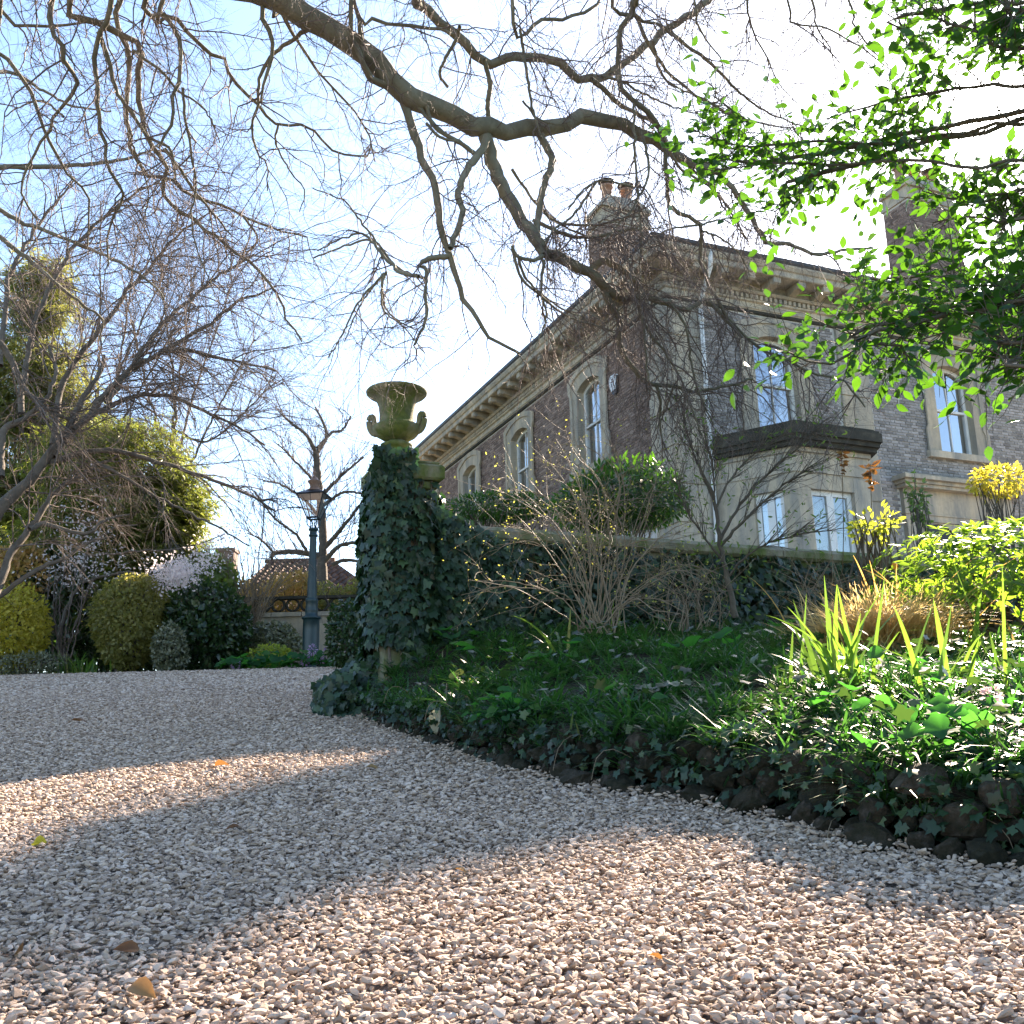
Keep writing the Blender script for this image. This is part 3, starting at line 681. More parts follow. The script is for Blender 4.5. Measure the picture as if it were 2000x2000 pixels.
for fn, al, ln in ((fL, E2, LL), (fR, E1, LR)):
    u = 0.05
    while u < ln - .1:
        o = fn(u, 10.205, .04); mb.box(o, al * .075, fn(u, 10.205, .125) - o, UP * .10); u += 0.135
mb.build('dentils', M['stone'], house)['kind'] = 'stuff'
for fn, al, ln in ((fL, E2, LL), (fR, E1, LR)):
    u = 0.42
    while u < ln - .3:                  # scrolled brackets
        prof = [(.06, 10.38), (.16, 10.385), (.30, 10.43), (.42, 10.47), (.52, 10.44), (.57, 10.47), (.57, 10.60), (.06, 10.60)]
        k = len(prof); V = [fn(u, z, n) for n, z in prof] + [fn(u + .2, z, n) for n, z in prof]
        MB().add(V, [list(range(k)), [k + i for i in range(k)][::-1]] + [[(i + 1) % k, i, k + i, k + (i + 1) % k] for i in range(k)]).build('bracket', M['stone'], house)
        u += 0.71
# low hipped slate roof and the chimneys on it
e = .72; r0 = [fL(LL, 10.9, 0) - E1 * e + E2 * e, C - E1 * e - E2 * e + UP * 10.9, fR(LR, 10.9, 0) + E1 * e - E2 * e, C + E1 * (LR + e) + E2 * (LL + e) + UP * 10.9]
rg = [C + E1 * 7.3 + E2 * 7 + UP * 13.2, C + E1 * 7.3 + E2 * 9.5 + UP * 13.2]
r0 = [q + (C + E1 * 7.3 + E2 * 8 + UP * 10.9 - q) * 0.03 for q in r0]
roof = MB().add(r0 + rg, [[1, 0, 5, 4], [2, 1, 4], [3, 2, 4, 5], [0, 3, 5]]).build('roof', M['slate'], house)
def chimney(base, w, d, z0, z1, npot):
    base = np.asarray(base, float)
    mb = MB(); p0 = base - E1 * w / 2 - E2 * d / 2
    mb.box(p0 + UP * z0, E1 * w, E2 * d, UP * (z1 - z0 - .9))
    ch = mb.build('chimney', M['mortar'], house); roof = ch
    mb = MB(); z = z0
    while z < z1 - .98:
        k = int(round((z - z0) / .075))
        for o_, al, nn, ln in ((p0, E1, -E2, w), (p0, E2, -E1, d), (p0 + E1 * w, E2, E1, d), (p0 + E2 * d, E1, E2, w)):
            u = -.112 * (k % 2)
            while u < ln:
                a, b = max(u + .005, .0), min(u + .22, ln)
                if b - a > .03: mb.box(o_ + al * a + UP * z - nn * .02, al * (b - a), nn * (.026 + random.uniform(0, .008)), UP * .065)
                u += .225
        z += .075
    mb.build('brick_courses', M['brick'], ch)['kind'] = 'stuff'
    mb = MB(); q = p0 - E1 * .05 - E2 * .05
    mb.box(q + UP * (z1 - .898), E1 * (w + .1), E2 * (d + .1), UP * .12)
    mb.box(p0 + UP * (z1 - .776), E1 * w, E2 * d, UP * .3)
    a = [p0 - E1 * .07 - E2 * .07, p0 + E1 * (w + .07) - E2 * .07, p0 + E1 * (w + .07) + E2 * (d + .07), p0 - E1 * .07 + E2 * (d + .07)]
    cc = base; lo = [v + UP * (z1 - .474) for v in a]; mid = [v + UP * (z1 - .36) for v in a]; hi = [cc + (v - cc) * .62 + UP * z1 for v in a]
    mb.add(lo + mid + hi, [[3, 2, 1, 0]] + [[4 * k + i, 4 * k + (i + 1) % 4, 4 * k + 4 + (i + 1) % 4, 4 * k + 4 + i] for k in (0, 1) for i in range(4)] + [[8, 9, 10, 11]])
    mb.build('chimney_cap', M['stone'], roof)
    for i in range(npot):
        c = base + E1 * (i - (npot - 1) / 2) * .62 + UP * (z1 - .04)
        MB().lathe([(.17, 0), (.17, .12), (.14, .14), (.15, .42), (.19, .44), (.19, .5), (.13, .5), (.12, .2)], c, 14).build('chimney_pot', M['terracotta'], roof, True)
        mb = MB().lathe([(.24, .62), (.24, .64), (.03, .74), (.0, .74)], c, 14).lathe([(.0, .60), (.24, .62)], c, 14)
        for k in range(4): mb.box(c + np.array([.15 * math.cos(k * 1.57) - .015, .15 * math.sin(k * 1.57) - .015, .5]), (.03, 0, 0), (0, .03, 0), (0, 0, .13))
        mb.build('chimney_cowl', M['lead'], roof)
cz = at(1205, 400, 25.9); chimney((cz[0], cz[1], 0), 1.42, 0.9, 10.8, cz[2] + .05, 2)
cz = at(1795, 405, 28.0); chimney((cz[0], cz[1], 0), 1.9, 1.0, 10.8, cz[2] + .75, 3)

# stone bay window
bay_pts = [(0.95, 0.0), (1.92, 1.5), (3.86, 1.5), (4.62, 0.0)]
def bayp(off, z):
    cx = 2.85; o = []
    for u, n in bay_pts:
        k = 1 if n > 0 else 0
        o.append(fR(u + (off * .45 if u > cx else -off * .45) * (1 if k else 1.6), z, n + off * k))
    return o
def bay_band(mb, z0, z1, off):
    a, b = bayp(off, z0), bayp(off, z1)
    mb.add(a + b, [[0, 1, 5, 4], [1, 2, 6, 5], [2, 3, 7, 6], [4, 5, 6, 7], [3, 2, 1, 0]])
mb = MB(); bay_band(mb, 5.68, 6.1, 0.0); bay_band(mb, 5.63, 5.678, -.03); bay_band(mb, 6.102, 6.2, .06)
mb.build('bay_window', M['stone'], house)
bay = [o for o in house.children if o.name.startswith('bay_window')][0]
mb = MB(); bay_band(mb, 6.202, 6.30, .20); bay_band(mb, 6.302, 6.40, .27); bay_band(mb, 6.402, 6.60, .33); bay_band(mb, 6.602, 6.66, .28); bay_band(mb, 6.662, 6.72, .18)
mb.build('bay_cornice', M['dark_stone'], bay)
def facet(i, t0, t1, z0, z1, n0, n1, name, material):
    a, b = (fR(*[(bay_pts[j][0]), 0, bay_pts[j][1]]) for j in (i, i + 1)); al = b - a; out = unit(np.cross(al, UP))
    if out @ -E2 < 0: out = -out
    o = a + al * t0 + out * n0 + UP * z0
    return MB().box(o, al * (t1 - t0), out * (n1 - n0), UP * (z1 - z0)).build(name, material, bay)
for i in range(3):
    q0, q1 = ((.46, .82), (.17, .76), (.12, .88))[i]; 
    facet(i, 0.001, q0, 1.6, 5.628, -.3, -.002, 'bay_pier', M['stone']); facet(i, q1, .999, 1.6, 5.628, -.3, -.004, 'bay_pier', M['stone'])
    facet(i, q0 - .001, q1 + .001, 5.33, 5.628, -.28, -.012, 'lintel', M['stone'])
    facet(i, q0 + .001, q1 - .001, 5.22, 5.328, -.20, -.12, 'frame_head', M['paint'])
    w_ = .06
    for a_, b_ in ((q0 + .002, q0 + w_), ((q0 + q1) / 2 - .045, (q0 + q1) / 2 + .045), (q1 - w_, q1 - .002)):
        facet(i, a_, b_, 2.4, 5.219, -.20, -.12, 'frame_post', M['paint'])
    for a_, b_ in ((q0 + w_, (q0 + q1) / 2 - .045), ((q0 + q1) / 2 + .045, q1 - w_)):
        facet(i, a_ + .002, b_ - .002, 2.4, 5.218, -.165, -.155, 'pane', M['bay_glass'])
    facet(i, q0 + .01, q1 - .01, 2.4, 5.21, -.32, -.30, 'blind', M['blind'])
# door case with a moulded stone hood
mb = MB()
def hoodbox(mb, u0, u1, z0, z1, n): o = fR(u0, z0, -.05); mb.box(o, E1 * (u1 - u0), fR(u0, z0, n) - o, UP * (z1 - z0))
hoodbox(mb, 6.05, 9.75, 6.02, 6.10, .30); hoodbox(mb, 6.0, 9.8, 6.102, 6.18, .36); hoodbox(mb, 5.92, 9.88, 6.182, 6.27, .46); hoodbox(mb, 5.97, 9.83, 6.272, 6.31, .40)
hood = mb.build('door_case', M['stone'], house)
mb = MB(); hoodbox(mb, 6.15, 9.65, 5.25, 6.018, .10); hoodbox(mb, 6.15, 6.55, 1.7, 5.248, .12); hoodbox(mb, 9.25, 9.65, 1.7, 5.248, .12); hoodbox(mb, 7.8, 8.0, 1.7, 5.248, .10)
hoodbox(mb, 6.12, 9.68, 5.40, 5.44, .125)
mb.build('door_surround', M['stone'], hood)
for a, b in ((6.57, 7.78), (8.02, 9.23)):
    mb = MB(); c = (a + b) / 2; hw = (b - a) / 2
    top = [(c + hw * math.cos(t), 4.62 + hw * math.sin(t)) for t in np.linspace(0, math.pi, 13)]
    V = [fR(u, z, .06) for u, z in top] + [fR(b if t < 6.5 else a, 5.247, .06) for t in range(13)]
    V = [fR(u, z, .06) for u, z in top] + [fR(u, 5.247, .06) for u, z in top] + [fR(u, z, -.0) for u, z in top]
    mb.add(V, [[i, i + 1, 14 + i, 13 + i] for i in range(12)] + [[i + 1, i, 26 + i, 27 + i] for i in range(12)])
    mb.build('arch_head', M['stone'], hood)
    MB().box(fR(a + .01, 1.7, .02), E1 * (b - a - .02), E2 * .04, UP * 3.5).build('door', M['black_plastic'], hood)
# white drainpipe by the corner
mb = MB(); mb.tube([fR(.80, z, .13) for z in (1.8, 4, 6, 8, 9.7)], .05, 10); mb.tube([fR(.80, 9.7, .13), fR(.8, 9.95, .2), fR(.8, 10.5, .62), fR(.8, 10.88, .66)], .05, 10)
pipe = mb.build('drainpipe', M['paint'], house, True)
for z in (3.0, 4.6, 6.2, 7.8, 9.4): MB().tube([fR(.80, z, .13), fR(.80, z + .1, .13)], .065, 10).build('pipe_collar', M['paint'], pipe, True)
# burglar alarm on the side wall
al_ = empty('alarm_box', 'small white alarm box with black underside on the side wall right of its nearest window', 'alarm box', tuple(fL(2.44, 8.75, 0.05)))
def shield(n0, n1, pts, name, material, parent):
    k = len(pts); V = [fL(2.44 - u, 8.75 + z, n1) for u, z in pts] + [fL(2.44 - u, 8.75 + z, n0) for u, z in pts]
    return MB().add(V, [list(range(k))[::-1], [k + i for i in range(k)]] + [[i, (i + 1) % k, k + (i + 1) % k, k + i] for i in range(k)]).build(name, material, parent)
shield(.01, .09, [(-.17, .12), (-.10, .2), (.14, .2), (.17, .16), (.12, -.18), (-.06, -.2), (-.13, -.08)], 'cover', M['plastic'], al_)
shield(.005, .07, [(.173, .155), (.20, .10), (.15, -.26), (.0, -.3), (-.08, -.23), (-.06, -.203), (.123, -.183)], 'backplate', M['black_plastic'], al_)
mb = MB()
for pts in ([(-.02, .10), (.02, .12), (.05, .09), (.03, .055), (-.015, .06)], [(-.06, .03), (.08, .045), (.09, .02), (-.055, .005)], [(-.05, -.01), (.0, -.01), (-.03, -.08), (-.075, -.10)], [(.03, -.005), (.075, .0), (.085, -.08), (.05, -.09)]):
    k = len(pts); mb.add([fL(2.44 - u, 8.75 + z, .093) for u, z in pts] + [fL(2.44 - u, 8.75 + z, .089) for u, z in pts], [list(range(k))[::-1], [k + i for i in range(k)]] + [[i, (i + 1) % k, k + (i + 1) % k, k + i] for i in range(k)])
mb.build('emblem', M['dark_iron'], al_)

# ------------------------------------------------------------------ gate pier, urn, terrace wall
PB = np.array([-0.93, 8.42, 0.36])
pier = empty('gate_pier', 'ivy clad stone gate pier carrying the mossy urn at the drive edge', 'pier', tuple(PB))
def pbox(mb, hw, z0, z1, ch=0.0):
    c = PB * np.array([1, 1, 0]); a = [(-1, -1), (1, -1), (1, 1), (-1, 1)]
    V = []
    for z, k in ((z0, hw - ch), (z0 + ch, hw), (z1 - ch, hw), (z1, hw - ch)): V += [c + E1 * i * k + E2 * j * k + UP * z for i, j in a]
    mb.add(V, [[3, 2, 1, 0]] + [[4 * r + i, 4 * r + (i + 1) % 4, 4 * r + 4 + (i + 1) % 4, 4 * r + 4 + i] for r in range(3) for i in range(4)] + [[12, 13, 14, 15]])
mb = MB(); pbox(mb, .215, .2, 2.22, .02); mb.build('shaft', M['moss_stone'], pier)
mb = MB(); pbox(mb, .235, 2.222, 2.29, .01); pbox(mb, .285, 2.292, 2.43, .02); pbox(mb, .25, 2.432, 2.46, .01); mb.build('cap', M['moss_stone'], pier)
UB = PB * np.array([1, 1, 0]) + UP * 2.462
UB = UB + E1 * -.05
urn = empty('garden_urn', 'mossy green stone urn with two handles on top of the gate pier', 'urn', tuple(UB))
MB().lathe([(0, 0), (.135, 0), (.135, .035), (.11, .05), (.088, .10), (.083, .14), (.10, .155), (.135, .17), (.138, .19), (.10, .205), (.082, .215), (.075, .225), (0, .226)], UB, 32).build('foot', M['moss_stone'], urn, True)
fl = lambda i, j: (0.045 * abs(math.sin(j * math.pi / 4)) if 1 <= i <= 6 else 0)
MB().lathe([(.055, .22), (.11, .235), (.165, .27), (.195, .31), (.20, .345), (.185, .36), (.165, .365), (.160, .375), (.150, .40), (.148, .46), (.155, .53), (.172, .58), (.205, .615), (.245, .635), (.262, .65), (.266, .665), (.258, .676), (.24, .675), (.20, .655), (.165, .62), (.14, .55), (.13, .45), (.05, .40), (0, .40)], UB, 64, fl).build('bowl', M['moss_stone'], urn, True)
for s in (-1, 1):
    ax = unit(np.array([1.0, -.12, 0])) * s
    pts = [UB + ax * r + UP * z for r, z in ((.17, .30), (.205, .31), (.232, .35), (.245, .41), (.238, .45), (.222, .465), (.205, .45), (.198, .41), (.19, .37), (.165, .345))]
    MB().tube(smooth_line(pts, 22), np.linspace(.030, .022, 22), 8).build('handle', M['moss_stone'], urn, True)

tw = empty('terrace_wall', 'dark arcaded stone terrace wall with a mossy coping behind the planting bed', 'wall', tuple(WALL0 + UP * .9))
WLEN, WTOP = 15.0, 1.98
def wp(u, z, n=0): return WALL0 + E1 * u + UP * z - E2 * n
mb = MB(); us = np.arange(.25, WLEN, 0.62)
o = wp(.2, .4, -.24); mb.box(o, E1 * (WLEN - .2), -E2 * .22, UP * 1.44)
mb.build('wall_body', M['rubble'], tw)
mb = MB(); o = wp(.2, .4, -.02); mb.box(o, E1 * (WLEN - .2), -E2 * .05, UP * .75); mb.build('plinth', M['moss_stone'], tw)
k = 0
while .25 + k * .62 < WLEN - .7:        # little arches under the coping
    u0 = .25 + k * .62; c = u0 + .31; hw = .20
    th = np.linspace(0, math.pi, 11); arc = [(c - hw * math.cos(t), 1.52 + hw * math.sin(t)) for t in th]; top = [(u0 + .62 * i / 10, 1.84) for i in range(11)]
    out_ = [(u0, 1.152)] + [(u0, 1.52)] * 0 + top + [(u0 + .62, 1.152)]; inn = [(c - hw, 1.152)] + arc + [(c + hw, 1.152)]
    mb = MB(); ring(mb, wp, out_, inn, -.018, .06); mb.build('arch', M['moss_stone'], tw); k += 1
u = .05
while u < WLEN:
    l = min(1.15, WLEN - u); mb = MB()
    pr = [(-.28, 1.842), (.10, 1.842), (.13, 1.87), (.13, 1.93), (.09, 1.97), (-.24, 1.985), (-.28, 1.94)]
    V = [wp(u + .004, z, n) for n, z in pr] + [wp(u + l - .004, z, n) for n, z in pr]; q = len(pr)
    mb.add(V, [list(range(q))[::-1], [q + i for i in range(q)]] + [[i, (i + 1) % q, q + (i + 1) % q, q + i] for i in range(q)]); mb.build('coping_stone', M['moss_stone'], tw); u += l

# ------------------------------------------------------------------ rubble edging of the bed
edging = empty('rubble_edging', 'low dry edging of rounded rubble stones between the gravel drive and the planting bed', 'stone edging', (0.5, 4.0, -.2))
def rock_mesh(seed):
    r = np.random.default_rng(seed); V = []; Fc = []
    rows, cols = 9, 12
    V.append((0, 0, -.5))
    for i in range(1, rows):
        a = -math.pi / 2 + math.pi * i / rows
        for j in range(cols): b = 2 * math.pi * (j + .5 * (i % 2)) / cols; V.append((.5 * math.cos(a) * math.cos(b), .5 * math.cos(a) * math.sin(b), .5 * math.sin(a)))
    V.append((0, 0, .5)); n = len(V)
    Fc += [[0, 1 + (j + 1) % cols, 1 + j] for j in range(cols)]
    for i in range(rows - 2):
        for j in range(cols): a = 1 + i * cols; Fc.append([a + j, a + (j + 1) % cols, a + cols + (j + 1) % cols, a + cols + j])
    Fc += [[n - 1, n - 1 - cols + j, n - 1 - cols + (j + 1) % cols] for j in range(cols)]
    V = np.array(V); k1 = r.normal(size=(5, 3)) * 5; ph = r.random(5) * 6
    V *= 1 + .05 * np.sin(V @ k1.T + ph).sum(1, keepdims=True) + r.normal(size=(n, 1)) * .035
    for _ in range(9):                   # knock flat faces on it
        d = unit(r.normal(size=3)); h = .27 + .14 * r.random(); q = V @ d; V = V - np.maximum(q - h, 0)[:, None] * d * .92
    V *= np.array([1.2, .95, .85]); me = raw_mesh('stone', V, Fc, False); me.materials.append(M['rubble']); return me
rocks = [rock_mesh(40 + i) for i in range(9)]
EC = smooth_line(np.c_[EDGE[4:], np.zeros(len(EDGE) - 4)], 400)
EL = np.r_[0, np.cumsum(np.linalg.norm(np.diff(EC, axis=0), axis=1))]
for row in range(3):
    s = .05 * row
    while s < min(EL[-1], 10.5):
        p = np.array([np.interp(s, EL, EC[:, i]) for i in range(3)]); fr = s / 8.0
        sz = (.075 + .05 * min(1, fr * 1.6)) * random.uniform(.6, 1.5)
        tq_ = unit(np.array([np.interp(s + .05, EL, EC[:, i]) - np.interp(s - .05, EL, EC[:, i]) for i in range(3)])); nq = np.array([-tq_[1], tq_[0], 0])
        if nq[0] < 0: nq = -nq
        hgt = (.08 + .11 * min(1, fr * 1.6))
        q = p + nq * (.02 + .05 * row + random.uniform(-.03, .03)); q[2] = float(gz(q[1])) + hgt * (.12 + .42 * row) + random.uniform(-.02, .02)
        o = D.objects.new('stone', random.choice(rocks)); link(o, edging)
        o.location = Vector(q) - Vector(edging.location); o.rotation_euler = (random.uniform(-.4, .4), random.uniform(-.4, .4), random.uniform(0, 6.28)); o.scale = (sz, sz, sz * random.uniform(.8, 1.1))
        s += sz * 1.0

# ------------------------------------------------------------------ lamp post
LB = at(607, 1262, 19.5); LB[2] = 1.62
LT = at(613, 935, 19.5)[2]; sc_ = (LT - 1.62) / 3.52
lamp = empty('lamp_post', 'dark green Victorian lamp post with a four sided glass lantern and copper top', 'street lamp', tuple(LB))
def Lz(z): return z * sc_
def ll(prof, name, m_, n=20, parent=lamp): return MB().lathe([(r * 1.0, Lz(z)) for r, z in prof], LB, n).build(name, m_, parent, True)
ll([(.0, 0), (.20, 0), (.20, .25), (.165, .28), (.155, .34), (.16, .80), (.155, .98), (.16, .985)], 'base', M['iron'])
ll([(.16, .985), (.185, 1.0), (.185, 1.02), (.12, 1.06), (.12, 1.12), (.125, 1.13), (.118, 1.16), (.11, 1.28), (.122, 1.30), (.122, 1.325), (.10, 1.36)], 'collar', M['iron'])
ll([(.098, 1.36), (.085, 1.7), (.068, 2.3), (.066, 2.45)], 'shaft', M['iron'])
ll([(.066, 2.45), (.09, 2.46), (.09, 2.49), (.07, 2.50), (.07, 2.56), (.095, 2.57), (.095, 2.60), (.07, 2.61), (.02, 2.615)], 'capital', M['iron'])
zb, zt, hb, ht = Lz(2.79), Lz(3.20), .115, .285
ya = rad(38)
def lc(h, z, i): a = ya + math.pi / 2 * i; return LB + np.array([h * 1.3 * math.cos(a), h * 1.3 * math.sin(a), z])
mb = MB()
for i in range(4):
    a = ya + math.pi / 2 * i; d = np.array([math.cos(a), math.sin(a), 0])
    mb.tube(smooth_line([LB + d * .05 + UP * Lz(2.6), LB + d * .13 + UP * Lz(2.66), LB + d * .14 + UP * Lz(2.73), LB + d * .15 + UP * zb], 10), .011, 6)
    mb.tube(smooth_line([LB + d * .06 + UP * Lz(2.62), LB + d * .03 + UP * Lz(2.69), LB + d * .08 + UP * Lz(2.77)], 8), .009, 6)
mb.build('cradle', M['iron'], lamp, True)
mb = MB()
for i in range(4):
    mb.tube([lc(hb, zb, i), lc(ht, zt, i)], .013, 6)
    mb.tube([lc(hb, zb, i), lc(hb, zb, i + 1)], .02, 6); mb.tube([lc(ht, zt, i), lc(ht, zt, i + 1)], .016, 6)
    mb.tube([(lc(hb, zb, i) + lc(hb, zb, i + 1)) / 2, (lc(ht, zt, i) + lc(ht, zt, i + 1)) / 2], .007, 5)
    mb.tube([lc(ht, zt, i), lc(ht + .055, zt + .05, i)], .012, 6)
mb.build('lantern_frame', M['dark_iron'], lamp)
for i in range(4):
    q = [lc(hb, zb, i), lc(hb, zb, i + 1), lc(ht, zt, i + 1), lc(ht, zt, i)]
    c_ = sum(q) / 4; MB().add([c_ + (v - c_) * .985 for v in q], [[0, 1, 2, 3]]).build('pane', M['lamp_glass'], lamp)
mb = MB(); V = [lc(ht + .03, zt + .008, i) for i in range(4)] + [lc(.13, Lz(3.29), i) for i in range(4)]
mb.add(V, [[i, (i + 1) % 4, 4 + (i + 1) % 4, 4 + i] for i in range(4)]); mb.build('lantern_roof', M['dark_iron'], lamp)
mb = MB(); V = [lc(ht - .02, zt - .004, i) for i in range(4)] + [lc(.06, Lz(3.24), i) for i in range(4)]
mb.add(V, [[4 + i, 4 + (i + 1) % 4, (i + 1) % 4, i] for i in range(4)] + [[4, 5, 6, 7]]); mb.build('reflector', M['blind'], lamp)
ll([(.165, 3.285), (.165, 3.30), (.10, 3.33), (.085, 3.37), (.10, 3.42), (.135, 3.46), (.135, 3.475), (.12, 3.48), (.08, 3.50), (.055, 3.54), (.02, 3.56)], 'lantern_chimney', M['copper'])
ll([(.02, 3.56), (.016, 3.58), (.035, 3.61), (.035, 3.64), (.012, 3.67), (.012, 3.69), (.0, 3.72)], 'finial', M['copper'], 12)

# ------------------------------------------------------------------ far wall, hedge, roof beyond
FW = at9(570, 1230, 25.0)
fw_ = empty('garden_wall', 'low buff stone garden wall with a pierced balustrade behind the lamp post', 'wall', (FW[0], FW[1], 1.4))
zc, zr0, zr1 = at9(570, 1163, 25)[2], at9(570, 1155, 25)[2], at9(570, 1124, 25)[2]
x0, x1 = at9(452, 1200, 25)[0], at9(740, 1200, 25)[0]
MB().box((x0, 25, 1.2), (x1 - x0, 0, 0), (0, .35, 0), (0, 0, zc - 1.2)).build('wall_body', M['stone'], fw_)
for i in range(5): MB().box((x0 + .03 + i * (x1 - x0) / 5, 24.94, zc + .002), ((x1 - x0) / 5 - .02, 0, 0), (0, .47, 0), (0, 0, zr0 - zc)).build('coping_stone', M['stone'], fw_)
V = [(x, 24.9, z) for x, z in ((0, 1.2), (.62, 1.2), (.40, zc - .25), (0, zc - .2))]; bx = at9(590, 1200, 25)[0]
mb = MB(); mb.add([(bx + a, 24.998, c) for a, b, c in V] + [(bx + a, 24.55, c) for a, b, c in V], [[0, 1, 2, 3], [7, 6, 5, 4]] + [[i, 4 + i, 4 + (i + 1) % 4, (i + 1) % 4] for i in range(4)]); mb.build('buttress', M['stone'], fw_)
for i in range(3): MB().box((at9(550, 1200, 24.9)[0], 24.96, 1.75 + i * .26), (.62, 0, 0), (0, .05, 0), (0, 0, .05)).build('shelf', M['dark_stone'], fw_)
k = 0; xx = x0
while xx < x1 - .2:                     # pierced panels: rings between rails
    c = np.array([xx + .17, 25.15, (zr0 + zr1) / 2]); r_ = (zr1 - zr0) / 2 - .05; a = np.linspace(0, 2 * math.pi, 15)
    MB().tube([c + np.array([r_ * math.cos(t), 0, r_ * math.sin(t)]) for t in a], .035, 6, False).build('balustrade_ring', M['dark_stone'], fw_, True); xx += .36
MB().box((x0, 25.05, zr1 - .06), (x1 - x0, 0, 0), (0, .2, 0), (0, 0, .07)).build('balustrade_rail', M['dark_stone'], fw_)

fh = empty('distant_house', 'low distant house with a brown tiled hipped roof beyond the hedge', 'house', tuple(at9(580, 1130, 46)))
a, b, c, d = at9(440, 1108, 44), at9(505, 1062, 48), at9(628, 1062, 48), at9(712, 1118, 44)
ez = min(a[2], d[2]); a[2] = d[2] = ez; c[2] = b[2]
bk = np.array([0, 9.0, 0])
MB().box((a[0] + .4, 44.4, 1.2), (d[0] - a[0] - .8, 0, 0), (0, 8, 0), (0, 0, ez - 1.2)).build('walls', M['brick'], fh)
rf = MB().add([a, d, c, b, a + bk, d + bk], [[0, 1, 2, 3], [4, 0, 3], [1, 5, 2], [5, 4, 3, 2]]).build('roof', M['tile'], fh)
mb = MB(); n1 = unit(np.cross(d - a, b - a)); n1 = n1 if n1[2] > 0 else -n1; rows = 13
for r in range(rows):                   # pantiles in courses, joined: each is only a few pixels
    t0, t1 = r / rows, (r + 1.25) / rows; l0, r0_ = a + (b - a) * t0, d + (c - d) * t0; l1, r1_ = a + (b - a) * min(t1, 1), d + (c - d) * min(t1, 1)
    m_ = int(np.linalg.norm(r0_ - l0) / .34)
    for i in range(m_):
        q = [l0 + (r0_ - l0) * (i + .04) / m_, l0 + (r0_ - l0) * (i + .96) / m_, l1 + (r1_ - l1) * (i + .96) / m_, l1 + (r1_ - l1) * (i + .04) / m_]
        up_ = [n1 * .10, n1 * .10, n1 * .03, n1 * .03]; mid0, mid1 = (q[0] + q[1]) / 2 + n1 * .19, (q[2] + q[3]) / 2 + n1 * .12
        mb.add([q[0] + n1 * .03, mid0, q[1] + n1 * .03, q[2] + n1 * .01, mid1, q[3] + n1 * .01], [[0, 1, 4, 5], [1, 2, 3, 4], [0, 2, 1]])
mb.build('roof_tiles', M['tile'], rf)['kind'] = 'stuff'
MB().box(b - np.array([.1, .12, 0]), (c - b) + np.array([.2, 0, 0]), (0, .3, 0), (0, 0, .16)).build('ridge', M['tile'], rf)
cc = at9(423, 1080, 47); w_ = 34 * K / F * 47
mb = MB(); mb.box((cc[0] - w_ / 2, 47, 2), (w_, 0, 0), (0, .8, 0), (0, 0, at9(423, 1040, 47)[2] - 2)); mb.box((cc[0] - w_ / 2 - .05, 46.95, at9(423, 1040, 47)[2] + .002), (w_ + .1, 0, 0), (0, .9, 0), (0, 0, .15))
mb.build('chimney', M['brick'], rf)

# ------------------------------------------------------------------ the overhanging beech
def trace(pts, d0, d1, r0, r1, sc=1.0, ox=0.0, oy=0.0, k=26, pre=None):
    n = len(pts); P = np.array([at(ox + x / sc, oy + y / sc, d0 + (d1 - d0) * i / (n - 1)) for i, (x, y) in enumerate(pts)])
    Rr = np.linspace(r0, r1, n) * np.linspace(d0, d1, n) * 0.92 / F
    if pre is not None:
        P = np.vstack([pre, P]); Rr = np.r_[np.linspace(Rr[0] * 1.5, Rr[0] * 1.1, len(pre)), Rr]; k += 5 * len(pre)
    L = smooth_line(P, k)
    d = np.r_[0, np.cumsum(np.linalg.norm(np.diff(P, axis=0), axis=1))]; dl = np.r_[0, np.cumsum(np.linalg.norm(np.diff(L, axis=0), axis=1))]
    rr = np.interp(dl / dl[-1], d / d[-1], Rr)
    step = dl[-1] / k
    L[1:-1] += RNG.normal(size=(len(L) - 2, 3)) * np.minimum(step * .10, rr[1:-1, None] * .7)
    rr = rr * (1 + .10 * np.sin(np.arange(len(rr)) * 2.1 + RNG.random() * 6) * RNG.random(len(rr)))
    return L, rr
trunk_top = np.array([-4.3, -2.0, 3.4])
OVER = [smooth_line([trunk_top, (-3.0, 1.0, 6.0), (-1.4, 4.4, 7.6), (1.2, 7.2, 8.9), (4.0, 9.5, 9.8)], 40), smooth_line([trunk_top, (-5.2, 1.5, 6.2), (-5.8, 5.5, 8.2), (-5.4, 9.5, 9.6)], 40)]
def hang(pts, d0, d1, r0, r1, sc=1.0, ox=0, oy=0, k=26):
    p = at(ox + pts[0][0] / sc, oy + pts[0][1] / sc, d0); best = min((q for L in OVER for q in L[6:]), key=lambda q: np.linalg.norm(q - p) + (0 if q[2] > p[2] else 9))
    return trace(pts, d0, d1, r0, r1, sc, ox, oy, k, pre=np.array([best, best * .45 + p * .55 + UP * .15]))
c1 = dict(sc=1.932); c2 = dict(sc=1.932, ox=1000)
A = trace([(400, -70), (455, -38), (540, 0), (630, 42), (700, 90), (755, 145), (797, 192), (860, 207), (910, 243), (973, 262), (1000, 259), (1052, 246), (1114, 236), (1181, 233), (1223, 241), (1269, 264), (1305, 290), (1336, 311), (1373, 321), (1404, 336)], 6.2, 8.4, 34, 9, k=60, pre=np.array([trunk_top, (-4.1, 0.6, 4.7), (-3.3, 3.6, 5.4)]))
main = [A]
